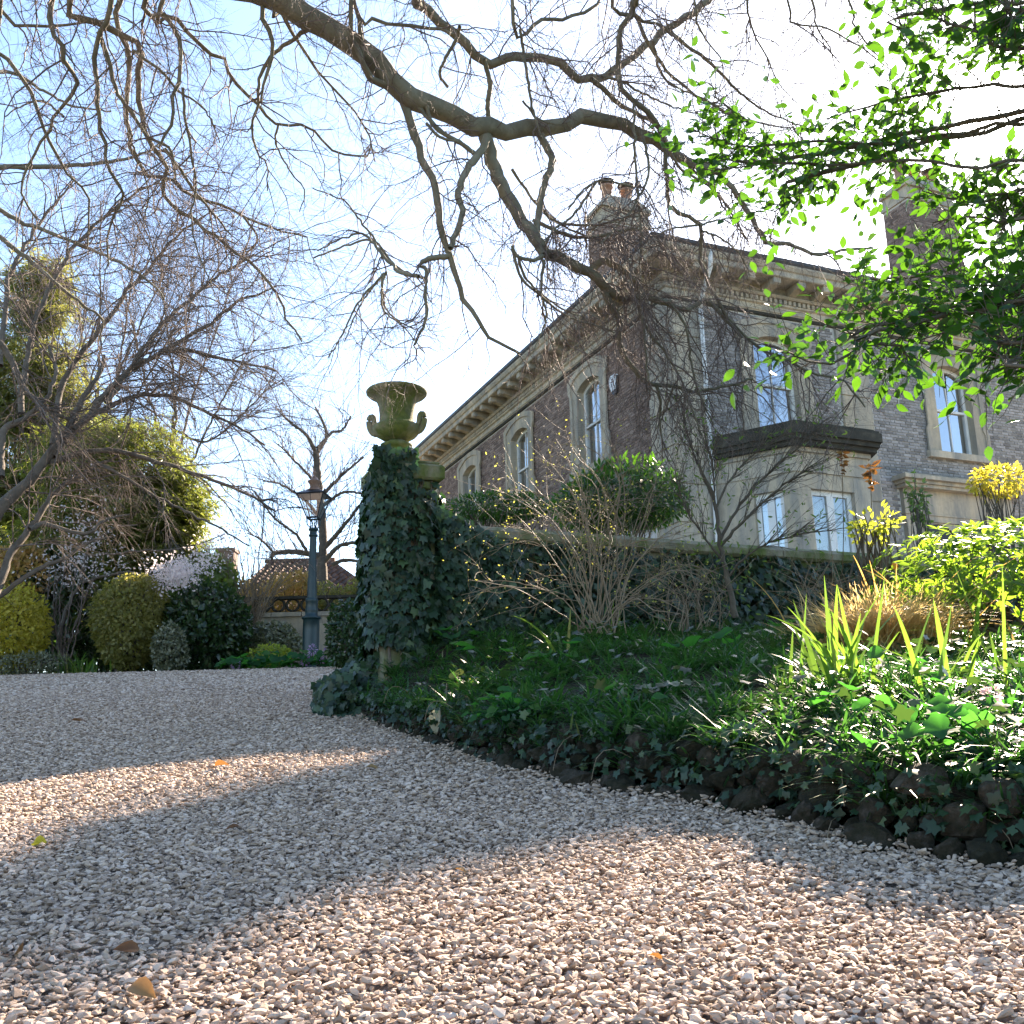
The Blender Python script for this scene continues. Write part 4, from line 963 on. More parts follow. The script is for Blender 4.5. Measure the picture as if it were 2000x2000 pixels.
main += [
 trace([(789, 200), (807, 259), (828, 316), (849, 373), (862, 440), (875, 492), (890, 538), (911, 590), (932, 626), (952, 662), (983, 670), (1015, 690)], 6.9, 7.4, 11, 3),
 trace([(952, 268), (935, 300), (911, 331), (895, 383), (903, 414), (880, 485)], 7.1, 7.0, 10, 7),
 trace([(877, 500), (838, 505), (818, 518), (833, 530), (831, 569), (833, 621), (810, 673)], 7.0, 7.1, 7, 3),
 trace([(818, 540), (780, 530), (750, 500), (725, 470), (700, 455), (660, 470), (620, 490)], 7.0, 7.4, 5, 1.6),
 trace([(750, 533), (745, 580), (752, 610), (790, 640), (830, 690)], 7.1, 7.3, 3, 1.4), trace([(755, 530), (700, 590), (665, 660), (640, 700)], 7.1, 7.4, 3, 1.2),
 trace([(947, 265), (968, 342), (1000, 400), (1047, 466), (1067, 497), (1087, 499), (1118, 518), (1149, 533), (1170, 548), (1188, 566), (1209, 583), (1232, 580), (1259, 579), (1284, 583), (1308, 593), (1335, 606), (1360, 592), (1381, 588), (1410, 615), (1450, 660)], 7.2, 8.6, 17, 4, k=50),
 trace([(1149, 530), (1176, 510), (1192, 515), (1213, 525), (1238, 546), (1250, 552)], 7.8, 7.9, 9, 6),
 trace([(1172, 545), (1182, 568), (1192, 595), (1205, 612), (1211, 637), (1207, 657), (1213, 682), (1224, 701), (1240, 722), (1250, 738), (1267, 748), (1279, 753), (1315, 753), (1339, 762), (1360, 764), (1420, 755), (1470, 740)], 7.8, 8.6, 9, 3, k=40),
 trace([(1283, 755), (1290, 790), (1288, 830), (1300, 880)], 8.0, 8.3, 4, 1.4), trace([(1315, 753), (1300, 800), (1275, 850)], 8.2, 8.4, 3, 1),
 trace([(1052, 248), (1057, 264), (1075, 300), (1078, 320), (1060, 370), (1052, 420), (1050, 460), (1060, 497)], 7.5, 7.4, 10, 7),
 trace([(1000, 480), (1010, 500), (1040, 508), (1060, 500)], 7.2, 7.3, 4, 5), trace([(1000, 485), (1020, 545), (1060, 580), (1100, 615), (1145, 630), (1200, 650)], 7.2, 7.8, 4, 1.5),
 hang([(810, -15), (823, 0), (854, 36), (890, 72), (942, 116), (1000, 116), (1031, 109), (1083, 114), (1124, 150), (1155, 155), (1186, 145), (1238, 109), (1290, 67), (1352, 26), (1393, -10)], 6.6, 8.6, 13, 8, k=44),
 trace([(945, 116), (952, 140), (957, 171), (952, 207), (957, 250)], 6.9, 7.2, 6, 6),
 trace([(1155, 155), (1180, 175), (1207, 202), (1233, 217), (1280, 243), (1305, 290)], 7.5, 8.2, 7, 4),
 trace([(1175, 150), (1215, 160), (1260, 185), (1320, 210), (1370, 225)], 7.6, 8.4, 4, 1.5), trace([(1275, 80), (1290, 140), (1320, 170), (1390, 200), (1440, 240)], 7.9, 8.6, 4, 1.5),
 hang([(1240, -20), (1238, 0), (1228, 36), (1204, 78), (1212, 160), (1233, 197), (1269, 223), (1295, 269), (1305, 311), (1303, 362), (1310, 404), (1367, 440), (1365, 492), (1378, 538), (1404, 590), (1430, 631), (1466, 668), (1497, 688), (1531, 697), (1567, 722), (1622, 735), (1649, 746), (1690, 795)], 7.2, 9.2, 8, 2, k=64),
 trace([(1366, 440), (1398, 430), (1430, 425), (1480, 420)], 7.9, 8.2, 3, 1), trace([(1375, 320), (1404, 336), (1440, 383), (1471, 430), (1492, 471), (1528, 476), (1559, 484), (1600, 497), (1647, 487), (1704, 484)], 8.3, 9.0, 8, 3),
 trace([(1345, 318), (1352, 331), (1398, 373), (1440, 435), (1460, 470)], 8.2, 8.6, 5, 1.5),
 trace([(1238, 200), (1241, 300), (1243, 362), (1253, 466), (1248, 543), (1256, 640), (1262, 700), (1266, 745)], 7.6, 7.9, 3.2, 2.2, k=40),
 trace([(1240, 580), (1262, 640), (1300, 690), (1330, 740), (1352, 800), (1372, 850)], 7.9, 8.2, 4, 1.6), trace([(1310, 595), (1340, 640), (1352, 720), (1375, 790), (1395, 830)], 8.1, 8.4, 4, 1.4),
 trace([(1000, 330), (1020, 360), (1050, 400), (1100, 440), (1160, 465), (1230, 450), (1290, 445)], 7.4, 7.9, 4, 1.5), trace([(1040, 430), (1110, 460), (1165, 462), (1210, 450), (1246, 444)], 7.5, 7.8, 5, 2),
 trace([(1165, 355), (1120, 420), (1080, 450), (1060, 480)], 7.6, 7.4, 3.5, 2.5), trace([(1235, 365), (1180, 352), (1140, 370), (1110, 410)], 7.6, 7.5, 3, 2),
 trace([(797, 192), (760, 172), (725, 155), (708, 120), (706, 80), (700, 30)], 6.9, 6.5, 8, 5),
 trace([(815, 207), (850, 245), (890, 275), (930, 300)], 6.9, 7.1, 5, 3.5), trace([(832, 240), (860, 268), (900, 280), (928, 305)], 6.9, 7.1, 4, 3),
]
H = [
 hang([(270, -10), (330, 70), (420, 110), (500, 150), (540, 190), (520, 260), (515, 350), (540, 440), (560, 540), (620, 610), (630, 660), (610, 740), (700, 820), (850, 920), (930, 980), (1000, 1050), (1060, 1140), (1085, 1210), (1140, 1290)], 6.4, 8.0, 9, 2, k=54, **c1),
 hang([(430, -10), (380, 100), (360, 180), (360, 300), (370, 400), (385, 500), (405, 610), (440, 690), (465, 740), (430, 820), (410, 900), (410, 1000)], 6.2, 7.4, 7, 2, k=44, **c1),
 hang([(205, -10), (225, 150), (235, 240), (285, 290), (270, 360), (200, 460), (130, 580), (80, 720), (140, 830)], 6.0, 7.0, 7, 2, k=40, **c1),
 hang([(455, -10), (460, 130), (490, 210), (485, 330), (480, 450), (500, 560), (540, 650), (660, 690), (720, 740), (830, 770), (950, 830), (1050, 870), (1160, 895)], 6.6, 8.2, 7, 2, k=46, **c1),
 hang([(545, -10), (620, 50), (680, 150), (680, 270), (660, 400), (630, 500), (600, 560)], 6.3, 6.8, 7, 3, k=34, **c1),
 hang([(-10, 100), (30, 220), (100, 320), (150, 440), (200, 560), (240, 640), (320, 720), (340, 800), (330, 930)], 6.2, 7.3, 6, 1.8, k=36, **c1),
 hang([(-10, 20), (100, 90), (200, 100), (320, 90), (430, 70)], 6.4, 6.8, 5, 2, **c1),
 hang([(600, 30), (640, 60), (720, 130), (780, 200), (840, 220), (880, 300), (960, 370), (1000, 440), (1060, 470), (1170, 480), (1240, 560), (1320, 590), (1390, 580), (1400, 540)], 6.6, 7.8, 6, 2, k=44, **c1),
 hang([(995, -5), (1020, 120), (1030, 170), (1000, 290), (985, 380)], 6.4, 6.7, 7, 3, **c1),
 trace([(1195, 90), (1120, 140), (1040, 200), (980, 290), (975, 400), (950, 480), (970, 570), (1010, 630), (1010, 720)], 6.6, 7.2, 6, 1.5, k=34, **c1),
 hang([(1040, -5), (1060, 40), (1120, 140), (1180, 240), (1260, 340), (1350, 430), (1400, 540), (1415, 610)], 6.5, 7.4, 5, 1.5, k=34, **c1),
 trace([(-20, 632), (150, 630), (300, 622), (420, 610), (540, 580), (600, 540)], 9.0, 9.6, 7, 2, **c1), trace([(-20, 780), (60, 830), (170, 870), (320, 930), (430, 980), (560, 1060), (620, 1130)], 9.2, 10.0, 6, 2, **c1),
 trace([(-20, 880), (100, 970), (200, 1060), (260, 1110), (330, 1160), (390, 1210), (370, 1290)], 9.2, 10.0, 6, 2, **c1), trace([(-20, 270), (60, 280), (180, 350), (280, 400), (420, 420)], 8.6, 9.4, 5, 2, **c1),
 trace([(620, 560), (680, 640), (740, 730), (800, 800), (870, 885)], 6.9, 7.4, 5, 2, **c1), trace([(370, 120), (410, 230), (440, 350), (500, 430), (560, 520), (640, 560), (660, 680)], 6.4, 7.0, 6, 3, **c1),
 trace([(500, 190), (610, 270), (670, 340), (760, 400), (800, 460), (830, 540)], 6.5, 7.0, 4, 1.4, **c1), trace([(690, 330), (700, 450), (720, 560), (740, 700), (720, 820), (750, 960), (800, 1080)], 6.7, 7.4, 4, 1.2, **c1),
 trace([(920, 820), (970, 890), (950, 940), (890, 960)], 7.6, 7.8, 3, 1.4, **c1), trace([(1050, 470), (1040, 540), (1090, 640), (1150, 720), (1130, 800)], 7.1, 7.4, 3, 1.2, **c1),
 trace([(240, 440), (160, 380), (80, 400), (20, 440)], 6.8, 7.0, 3, 1.5, **c1), trace([(480, 500), (520, 600), (560, 720), (540, 850)], 7.0, 7.4, 3, 1.2, **c1),
]
X = [
 trace([(1180, 975), (1300, 930), (1390, 905), (1440, 950), (1510, 1020), (1600, 1050)], 7.6, 7.2, 2, 4, **c1), trace([(1180, 710), (1300, 760), (1370, 850), (1440, 940), (1510, 1030)], 7.8, 7.2, 1.5, 3.5, **c1),
 trace([(1450, 1030), (1380, 1120), (1340, 1190), (1300, 1290)], 7.2, 7.5, 3, 1.2, **c1), trace([(1440, 1040), (1450, 1150), (1500, 1210), (1580, 1250)], 7.2, 7.5, 3, 1.2, **c1),
 trace([(1690, 330), (1660, 270), (1720, 150), (1735, 100)], 7.0, 6.7, 3.5, 5, **c1), trace([(1610, 400), (1640, 480), (1740, 540), (1800, 590)], 6.9, 7.1, 5, 6, **c1),
 hang([(1340, 30), (1420, 70), (1500, 100), (1640, 100), (1710, 130)], 6.6, 6.9, 5, 4, **c1), hang([(1330, -5), (1320, 100), (1360, 210), (1380, 290), (1460, 325), (1520, 330)], 6.4, 6.9, 6, 7, **c1),
 trace([(460, 50), (520, 170), (580, 260), (660, 330), (760, 400), (850, 440), (960, 470), (1110, 490)], 7.8, 9.2, 5, 1.6, **c2), trace([(590, 110), (680, 190), (780, 270), (850, 340), (900, 380), (1000, 440), (1110, 480)], 8.0, 9.2, 5, 1.6, **c2),
 hang([(1040, -5), (1060, 90), (1180, 100), (1300, 170), (1400, 240), (1480, 300)], 8.0, 8.8, 3, 1, **c2), hang([(880, -10), (900, 90), (960, 220), (1010, 320), (1090, 400)], 7.8, 8.8, 3, 1, **c2), hang([(1130, -5), (1140, 80), (1200, 180), (1230, 300)], 8, 8.6, 3, 1, **c2), hang([(1270, -5), (1290, 90), (1350, 180), (1420, 250)], 8, 8.6, 3, 1, **c2), hang([(690, -5), (700, 90), (760, 180), (800, 260), (780, 340)], 7.6, 8.2, 3, 1, **c2),
 trace([(30, 110), (60, 300), (80, 420), (110, 520)], 7.2, 7.3, 4, 3, **c2), hang([(0, 105), (100, 80), (200, 70), (300, 30), (330, 0)], 7.1, 7.6, 5, 4, **c2), hang([(380, 0), (460, 60), (560, 100), (620, 140)], 7.4, 8.0, 5, 3, **c2),
 trace([(480, 480), (520, 640), (470, 760), (400, 850), (330, 920)], 7.8, 7.6, 4, 1.6, **c2), trace([(590, 560), (640, 640), (740, 700), (800, 780), (880, 900)], 8.0, 8.6, 4, 1.4, **c2),
 trace([(120, 800), (170, 840), (300, 850), (400, 830), (490, 810)], 7.5, 7.9, 4, 2, **c2), trace([(20, 960), (60, 1060), (180, 1160), (280, 1200)], 7.3, 7.7, 4, 1.2, **c2), trace([(120, 980), (110, 1100), (130, 1200), (80, 1330)], 7.4, 7.5, 4, 1.2, **c2),
 trace([(40, 380), (100, 450), (180, 470), (260, 440), (340, 450)], 7.2, 7.7, 3, 1.2, **c2), trace([(700, 850), (620, 860), (560, 880), (520, 920)], 8.0, 7.9, 3, 1, **c2), trace([(715, 870), (790, 900), (860, 960), (900, 1040)], 8.1, 8.5, 3, 1, **c2),
]
BE = main + H + X
beech = empty('beech_tree', 'bare overhanging beech with a thick grey limb sweeping across the top of the view', 'tree', (-4.5, -2.4, float(gz(-2.4))))
bb = np.array(beech.location)
tr = smooth_line([bb - UP * .3, bb + UP * .5, bb + np.array([.05, .1, 2.2]), trunk_top], 14)
V, Q = tubes(tr[None], np.linspace(.48, .30, 14)[None] * np.r_[1.5, 1.15, np.ones(12)][None], 14)
obj('trunk', raw_mesh('trunk', V, Q, True), M['bark'], beech)
V, Q = tubes(OVER[0][None], np.linspace(.26, .05, 40)[None], 10); obj('limb', raw_mesh('limb', V, Q, True), M['bark'], beech)
V, Q = tubes(OVER[1][None], np.linspace(.24, .05, 40)[None], 10); obj('limb', raw_mesh('limb', V, Q, True), M['bark'], beech)
for p, r in BE:
    V, Q = tubes(p[None], r[None], 12 if r[0] > .03 else 7); obj('limb', raw_mesh('limb', V, Q, True), M['bark'], beech)
b1P, b1R = sprout(BE[1:], 1300, (.35, 1.25), 9, (.004, .0075), out=.85, along=.45, bias=(0, 0, -.35), wander=.26, gravity=.06, tmin=.12)
lowb = [b for b in main[7:11] + main[20:30]]
b1bP, b1bR = sprout(lowb, 150, (.4, 1.2), 9, (.004, .007), out=.6, along=.4, bias=(.1, .1, -.8), wander=.2, gravity=.12, tmin=.1)
b1P = np.concatenate([b1P, b1bP]); b1R = np.concatenate([b1R, b1bR])
b2P, b2R = sprout(as_list(b1P, b1R), 13500, (.12, .55), 6, (.0022, .0038), out=.75, along=.6, bias=(0, 0, -.15), wander=.25, gravity=.04, tmin=.15)
b3P, b3R = sprout(as_list(b2P, b2R), 32000, (.06, .22), 4, (.0014, .0022), out=.7, along=.7, bias=(0, 0, 0), wander=.22, tmin=.2, taper=.6)
join_tubes('twigs', [(b1P, b1R, 5), (b2P, b2R, 3), (b3P, b3R, 3)], M['twig'], beech)['kind'] = 'stuff'

# ------------------------------------------------------------------ big bare tree on the left and the bare tree behind the lamp
c3 = dict(sc=2.76, oy=650)
T3 = [trace([(-120, 1130), (0, 950), (100, 860), (200, 740), (270, 650), (350, 540), (420, 400), (520, 250), (560, 120)], 16.5, 17.5, 15, 4, **c3),
 trace([(0, 780), (0, 680), (20, 520), (100, 480), (180, 420), (270, 330), (300, 200), (260, 60)], 16.3, 17, 10, 3, **c3),
 trace([(-40, 1420), (0, 1350), (60, 1180), (150, 1080), (220, 960), (290, 860), (400, 790), (520, 720), (640, 660)], 16.5, 18, 10, 3, **c3),
 trace([(160, 1060), (230, 1030), (380, 1070), (480, 1080), (560, 1010), (700, 980)], 16.8, 17.6, 6, 2, **c3), trace([(-20, 1430), (200, 1280), (380, 1200), (470, 1130), (600, 1100)], 17, 18, 6, 2, **c3),
 trace([(-10, 40), (60, 150), (130, 300), (200, 370), (270, 420), (370, 470)], 16, 16.8, 8, 4, **c3)]
c9 = dict(sc=1 / K)
T3 += [trace([(100, 860), (170, 780), (250, 700), (380, 620), (450, 570), (520, 540)], 17, 19, 8, 2, **c9), trace([(90, 870), (200, 850), (330, 880), (440, 920), (520, 965)], 17, 19.5, 7, 2, **c9),
 trace([(120, 830), (200, 770), (300, 745), (420, 790), (500, 840)], 17, 19.5, 7, 2, **c9), trace([(100, 840), (120, 720), (220, 580), (300, 480), (380, 410)], 17, 19, 8, 2, **c9),
 trace([(40, 780), (60, 620), (130, 480), (220, 390), (300, 340)], 16.6, 18, 7, 2, **c9), trace([(0, 690), (20, 520), (70, 430), (140, 340)], 16.4, 17.6, 7, 2, **c9), trace([(140, 810), (240, 700), (330, 660), (430, 680), (520, 700)], 17, 19, 6, 2, **c9),
 trace([(200, 760), (300, 620), (400, 530), (480, 480)], 17.3, 19, 6, 2, **c9), trace([(180, 870), (300, 940), (400, 990), (470, 1030)], 17.3, 19, 4, 1.5, **c9)]
lt = empty('bare_tree', 'large bare spreading tree leaning in at the left edge over the evergreens', 'tree', tuple(at(-150, 1330, 16.6)))
for p, r in T3:
    V, Q = tubes(p[None], r[None], 9); obj('limb', raw_mesh('limb', V, Q, True), M['grey_bark'], lt)
base = np.array(lt.location); tk = smooth_line([base - UP * .5, base + UP * .6, at(-43, 1059, 16.5)], 10)
V, Q = tubes(tk[None], np.linspace(.3, .15, 10)[None], 10); obj('trunk', raw_mesh('trunk', V, Q, True), M['grey_bark'], lt)
t1P, t1R = sprout(T3[:3] + T3[5:10] + T3[10:14], 300, (1.0, 3.0), 10, (.010, .018), out=.7, along=.6, bias=(.25, .1, .05), wander=.16, gravity=.05, tmin=.2)
t2P, t2R = sprout(as_list(t1P, t1R), 3600, (.4, 1.5), 6, (.004, .0065), out=.6, along=.7, bias=(.15, 0, -.12), wander=.16, gravity=.07, tmin=.15)
t3P, t3R = sprout(as_list(t2P, t2R), 6500, (.2, .7), 4, (.0026, .004), out=.55, along=.8, bias=(.1, 0, -.1), wander=.15, gravity=.05, taper=.6)
join_tubes('twigs', [(t1P, t1R, 5), (t2P, t2R, 3), (t3P, t3R, 3)], M['pale_twig'], lt)['kind'] = 'stuff'

for bx, lb, tops in ((175, 'tall brown bare tree far behind the cypress', ((40, 420), (110, 350), (190, 380), (260, 440), (330, 470), (10, 520), (380, 540))), (330, 'brown bare tree far behind the yew with many upright twigs', ((230, 520), (300, 480), (370, 500), (430, 560), (480, 640), (520, 720)))):
    B5 = [trace([(bx, 1240), (bx + 4, 1000), (bx - 6, 820)], 30, 30, 8, 5, **c9)]
    for tx, ty in tops: B5.append(trace([(bx, RNG.uniform(800, 950)), ((bx * 1.2 + tx * .8) / 2 + RNG.normal() * 8, (860 + ty) / 2 + 40), (tx, ty)], 30, 30 + RNG.normal(), 3.5, 1.2, **c9))
    b5 = empty('bare_tree', lb, 'tree', tuple(at9(bx, 1260, 30)))
    for p, r in B5:
        V, Q = tubes(p[None], r[None], 6); obj('limb', raw_mesh('limb', V, Q, True), M['grey_bark'], b5)
    v1P, v1R = sprout(B5[1:], 190, (.8, 2.6), 8, (.012, .018), out=.5, along=.7, bias=(0, 0, .2), wander=.14, tmin=.05)
    v2P, v2R = sprout(as_list(v1P, v1R), 2300, (.4, 1.3), 5, (.006, .009), out=.5, along=.8, bias=(0, 0, .1), wander=.15)
    join_tubes('twigs', [(v1P, v1R, 4), (v2P, v2R, 3)], M['twig'], b5)['kind'] = 'stuff'

T4 = [trace([(1735, 1260), (1740, 1050), (1715, 800), (1705, 640)], 32, 32, 10, 7, **c3), trace([(1705, 650), (1650, 550), (1560, 480), (1520, 440)], 32, 31, 5, 2, **c3), trace([(1705, 650), (1760, 560), (1735, 470), (1700, 400)], 32, 32.5, 5, 2, **c3), trace([(1710, 620), (1790, 540), (1850, 520), (1890, 450)], 32, 33, 4, 2, **c3),
 trace([(1740, 1170), (1820, 1080), (1900, 980), (1990, 860)], 32, 31, 6, 2, **c3), trace([(1750, 1230), (1830, 1150), (1960, 1120)], 32, 31.5, 6, 3, **c3), trace([(1790, 1250), (1860, 1225), (1960, 1235)], 32, 32, 5, 3, **c3), trace([(1720, 1200), (1580, 1180), (1480, 1190), (1465, 1215)], 32, 31, 7, 4, **c3),
 trace([(1650, 1180), (1600, 1090), (1480, 1000), (1370, 850)], 31.5, 31, 4, 1.5, **c3), trace([(1730, 880), (1830, 780), (1960, 670)], 32, 32.5, 5, 2, **c3), trace([(1720, 830), (1600, 700), (1500, 600)], 32, 33, 4, 1.5, **c3), trace([(1720, 950), (1850, 860), (1960, 870)], 32, 31, 4, 2, **c3), trace([(1730, 1000), (1640, 900), (1520, 820), (1420, 800)], 32, 33, 4, 1.5, **c3), trace([(1480, 1190), (1400, 1110), (1330, 1080)], 31, 31, 3, 1, **c3)]
bt = empty('bare_tree', 'bare upright tree with thick forked limbs standing behind the lamp post', 'tree', tuple(at(1735 / 2.76, 650 + 1500 / 2.76, 32)))
for p, r in T4:
    V, Q = tubes(p[None], r[None], 8); obj('limb', raw_mesh('limb', V, Q, True), M['grey_bark'], bt)
V, Q = tubes(np.array([[np.array(bt.location) - UP * .4, T4[0][0][0]]]), np.array([[.26, .17]]), 8); obj('trunk', raw_mesh('trunk', V, Q, True), M['grey_bark'], bt)
u1P, u1R = sprout(T4, 260, (.7, 2.2), 8, (.010, .016), out=.6, along=.5, bias=(0, 0, .45), wander=.15, gravity=-.03)
u2P, u2R = sprout(as_list(u1P, u1R), 1600, (.4, 1.2), 5, (.006, .009), out=.5, along=.7, bias=(0, 0, .2), wander=.15)
join_tubes('twigs', [(u1P, u1R, 4), (u2P, u2R, 3)], M['pale_twig'], bt)['kind'] = 'stuff'

# ------------------------------------------------------------------ bushes and evergreens
def blob_points(n, c, r, lumps=9, shell=(.62, 1.0), flat=True):
    """points through the outer volume of an uneven crown, with outward directions"""
    c = np.asarray(c, float); r = np.asarray(r, float)
    d = rand_dirs(n); bd = rand_dirs(lumps); bs = RNG.uniform(.05, .22, lumps)
    bumpy = 1 + (np.exp(-((1 - d @ bd.T) / .12)) * bs).sum(1) - .10
    rr = shell[0] + (shell[1] - shell[0]) * RNG.random(n) ** .6
    p = c + d * r * (bumpy * rr)[:, None]
    return p, unit(d / r)
def bush(name, label, cat, px, py_base, w, h, Y, n, tpl, size, material, group=None, z_base=None, depth=None, lumps=9, droop=-.1, stem=None, limit=0, shell=(.55, 1.0)):
    b = at9(px, py_base, Y); wm = w * K * Y * 1.05 / F / 2; hm = h * K * Y * 1.05 / F / 2
    if z_base is None: z_base = b[2] - .05
    top = b[2] + 2 * hm; hm = (top - z_base) / 2
    root = empty(name, label, cat, (b[0], b[1], z_base), group)
    p, d = blob_points(n, (b[0], b[1], z_base + hm), (wm, depth or wm, hm), lumps, shell)
    k = p[:, 2] > z_base - .02; p, d = p[k], d[k]
    fwd = unit(d * .6 + rand_dirs(len(p)) * .7 + np.array([0, 0, droop])); up = unit(d + rand_dirs(len(p)) * .5)
    sz = size * RNG.uniform(.7, 1.25, len(p))
    if limit: leaf_parts(root, tpl, material, p, fwd, up, sz, limit=limit)
    else: obj('foliage', leaf_mesh('foliage', tpl, p, fwd, up, sz), material, root)['kind'] = 'stuff'
    # stems inside
    ns = 9; q = np.array([b[0], b[1], z_base])
    S = [smooth_line([q + RNG.normal(size=3) * np.array([.1, .1, 0]) * wm, q + np.array([RNG.normal() * wm * .25, RNG.normal() * wm * .25, hm]), q + np.array([RNG.normal() * wm * .5, RNG.normal() * wm * .5, hm * 1.75])], 8) for _ in range(ns)]
    V, Q = lines_mesh([(s, np.linspace(.03, .006, 8) * max(.5, hm)) for s in S], 5); obj('stems', raw_mesh('stems', V, Q, True), M['grey_bark'], root)
    return root
bush('golden_bush', 'rounded clipped golden yellow bush at the left edge of the drive', 'bush', 12, 1266, 150, 150, 19.0, 5200, TINY, .085, M['golden'])
bush('ground_cover', 'low pale grey leaved plants at the foot of the golden bush', 'plants', 60, 1276, 130, 44, 18.6, 1500, TINY, .06, M['greygreen'])
bush('column_bush', 'tall columnar yellow green clipped bush left of the dark glossy bush', 'bush', 238, 1270, 125, 185, 19.6, 7000, TINY, .085, M['olive'], shell=(.7, 1.0))
bush('grey_bush', 'small grey green bush squeezed against the foot of the columnar bush', 'bush', 318, 1270, 66, 88, 19.0, 2200, TINY, .075, M['greygreen'])
bush('dark_bush', 'wide dark glossy evergreen bush right of the columnar bush', 'bush', 388, 1268, 170, 165, 20.2, 5200, OVAL, .12, M['dark_leaf'])
bush('laurel_bush', 'bright yellow green laurel rising behind the dark glossy bush', 'bush', 385, 1200, 125, 145, 21.5, 3000, OVAL, .14, M['laurel'])
bush('pale_lit_bush', 'pale glinting evergreen bush in front of the far wall left of the lamp post', 'bush', 512, 1240, 110, 66, 21.0, 2400, OVAL, .09, M['greygreen'])  # pale leaf colour stands in for the whitish light on this bush
bush('yellow_edging_plant', 'low yellow green plant in the flower bed left of the lamp', 'plant', 515, 1250, 75, 32, 19.6, 900, TINY, .07, M['fresh'])
bush('dark_bush', 'dark straggling bush between the lamp post and the ivy pier', 'bush', 665, 1262, 95, 130, 17.5, 2600, OVAL, .09, M['dark_leaf'])
bush('shade_bush', 'very dark broad evergreen bush in shade behind the slim stems at far left', 'bush', 110, 1255, 200, 230, 22.0, 4200, OVAL, .15, M['dark_leaf'])
bush('copper_bush', 'brown and green bush behind the golden bush at the left edge', 'bush', 30, 1130, 120, 110, 21.0, 2200, TINY, .11, M['hedge'])
for i, (x, w, h, m_, lb) in enumerate(((-60, 220, 200, 'dark_leaf', 'deep green bush far back behind the golden bush'), (170, 220, 190, 'dark_leaf', 'deep green bush far back between the golden and the columnar bush'), (330, 200, 150, 'dark_leaf', 'deep green bush far back behind the columnar bush'), (455, 130, 110, 'laurel', 'loose mid green bush far back left of the garden wall'))):
    bush('backing_bush', lb, 'bush', x, 1290, w, h, 24.0 + .3 * i, 3800, OVAL, .16, M[m_], 'bushes at the back of the shrubbery', z_base=1.3, shell=(.3, 1.0))
# clipped hedge on the far wall, coppery on the left, green on the right
hy = 25.6; hb_ = empty('hedge', 'coppery and green clipped hedge along the top of the far garden wall', 'hedge', tuple(at9(570, 1170, hy)))
for nm, xa, xb, n, m_, yb in (('copper_foliage', 440, 590, 3800, M['hedge'], 1092), ('green_foliage', 575, 720, 3000, M['olive'], 1098)):
    pa, pb = at9(xa, 1168, hy), at9(xb, yb, hy)
    p = np.stack([RNG.uniform(pa[0], pb[0], n), RNG.uniform(hy - .1, hy + 1.0, n), RNG.uniform(pa[2] - .1, pb[2] + .1, n)], 1)
    p[:, 2] += .14 * np.sin(p[:, 0] * 3.1) * (p[:, 2] > pb[2] - .5) + .06 * np.sin(p[:, 0] * 9)
    o = obj('foliage', leaf_mesh(nm, TINY, p, unit(rand_dirs(n) + UP * .4), rand_dirs(n), .10 * RNG.uniform(.7, 1.3, n)), m_, hb_); o['kind'] = 'stuff'
V, Q = lines_mesh([(np.array([at9(x, 1175, hy + .3), at9(x + RNG.normal() * 6, 1105, hy + .3)]), np.array([.02, .008])) for x in np.linspace(450, 700, 26)], 4)
obj('stems', raw_mesh('stems', V, Q), M['grey_bark'], hb_)

def conifer(label, trunk_px, lobes, Y, n, material, size, name='evergreen_tree'):
    b = at9(trunk_px[0], trunk_px[1], Y); b[2] = 1.5
    root = empty(name, label, 'tree', tuple(b))
    ps = []; ds = []; tot = sum(l[2] * l[3] for l in lobes)
    for (cx, cy, rw, rh, dy) in lobes:
        c = at9(cx, cy, Y + dy); s = K * Y * 1.05 / F
        p, d = blob_points(int(n * rw * rh / tot), c, (rw * s, rw * s * .8, rh * s), 14, (.45, 1.0)); ps.append(p); ds.append(d)
    p = np.concatenate(ps); d = np.concatenate(ds)
    # gather into clumps so that light and gaps show
    cl = RNG.choice(len(p), len(p) // 26); near = RNG.integers(0, len(cl), len(p)); q = p.copy()
    sel = RNG.random(len(p)) < .75
    q[sel] = p[cl][near[sel]] + RNG.normal(size=(sel.sum(), 3)) * np.array([1, 1, .6]) * size * 1.1; d[sel] = d[cl][near[sel]]
    fwd = unit(d * np.array([1, 1, .3]) + rand_dirs(len(q)) * .6 + np.array([0, 0, -.35])); up = unit(UP + rand_dirs(len(q)) * .6)
    obj('crown', leaf_mesh('crown', SPRAY, q, fwd, up, size * RNG.uniform(.7, 1.4, len(q))), material, root)['kind'] = 'stuff'
    top = at9(lobes[0][0], lobes[0][1] - lobes[0][3] * .8, Y)
    V, Q = tubes(smooth_line([b, (b + top) / 2 + RNG.normal(size=3) * .1, top], 12)[None], np.linspace(.22, .03, 12)[None], 8)
    obj('trunk', raw_mesh('trunk', V, Q, True), M['grey_bark'], root)
    S = []
    for (cx, cy, rw, rh, dy) in lobes:
        for _ in range(7):
            c = at9(cx + RNG.normal() * rw * .5, cy + RNG.normal() * rh * .5, Y + dy); s0 = b + (top - b) * RNG.uniform(.15, .6); S.append((smooth_line([s0, (s0 + c) / 2 + RNG.normal(size=3) * .2, c], 8), np.linspace(.05, .01, 8)))
    V, Q = lines_mesh(S, 5); obj('branches', raw_mesh('branches', V, Q, True), M['grey_bark'], root)
    return root
conifer('tall olive green cypress rising behind the bare tree at the far left', (50, 1200), [(78, 560, 52, 85, 0), (50, 700, 85, 110, 0), (30, 860, 105, 130, .3), (-20, 1000, 120, 130, .3), (120, 800, 60, 90, .2), (110, 960, 80, 110, .2)], 24.5, 21000, M['cypress'], .22, 'cypress_tree')
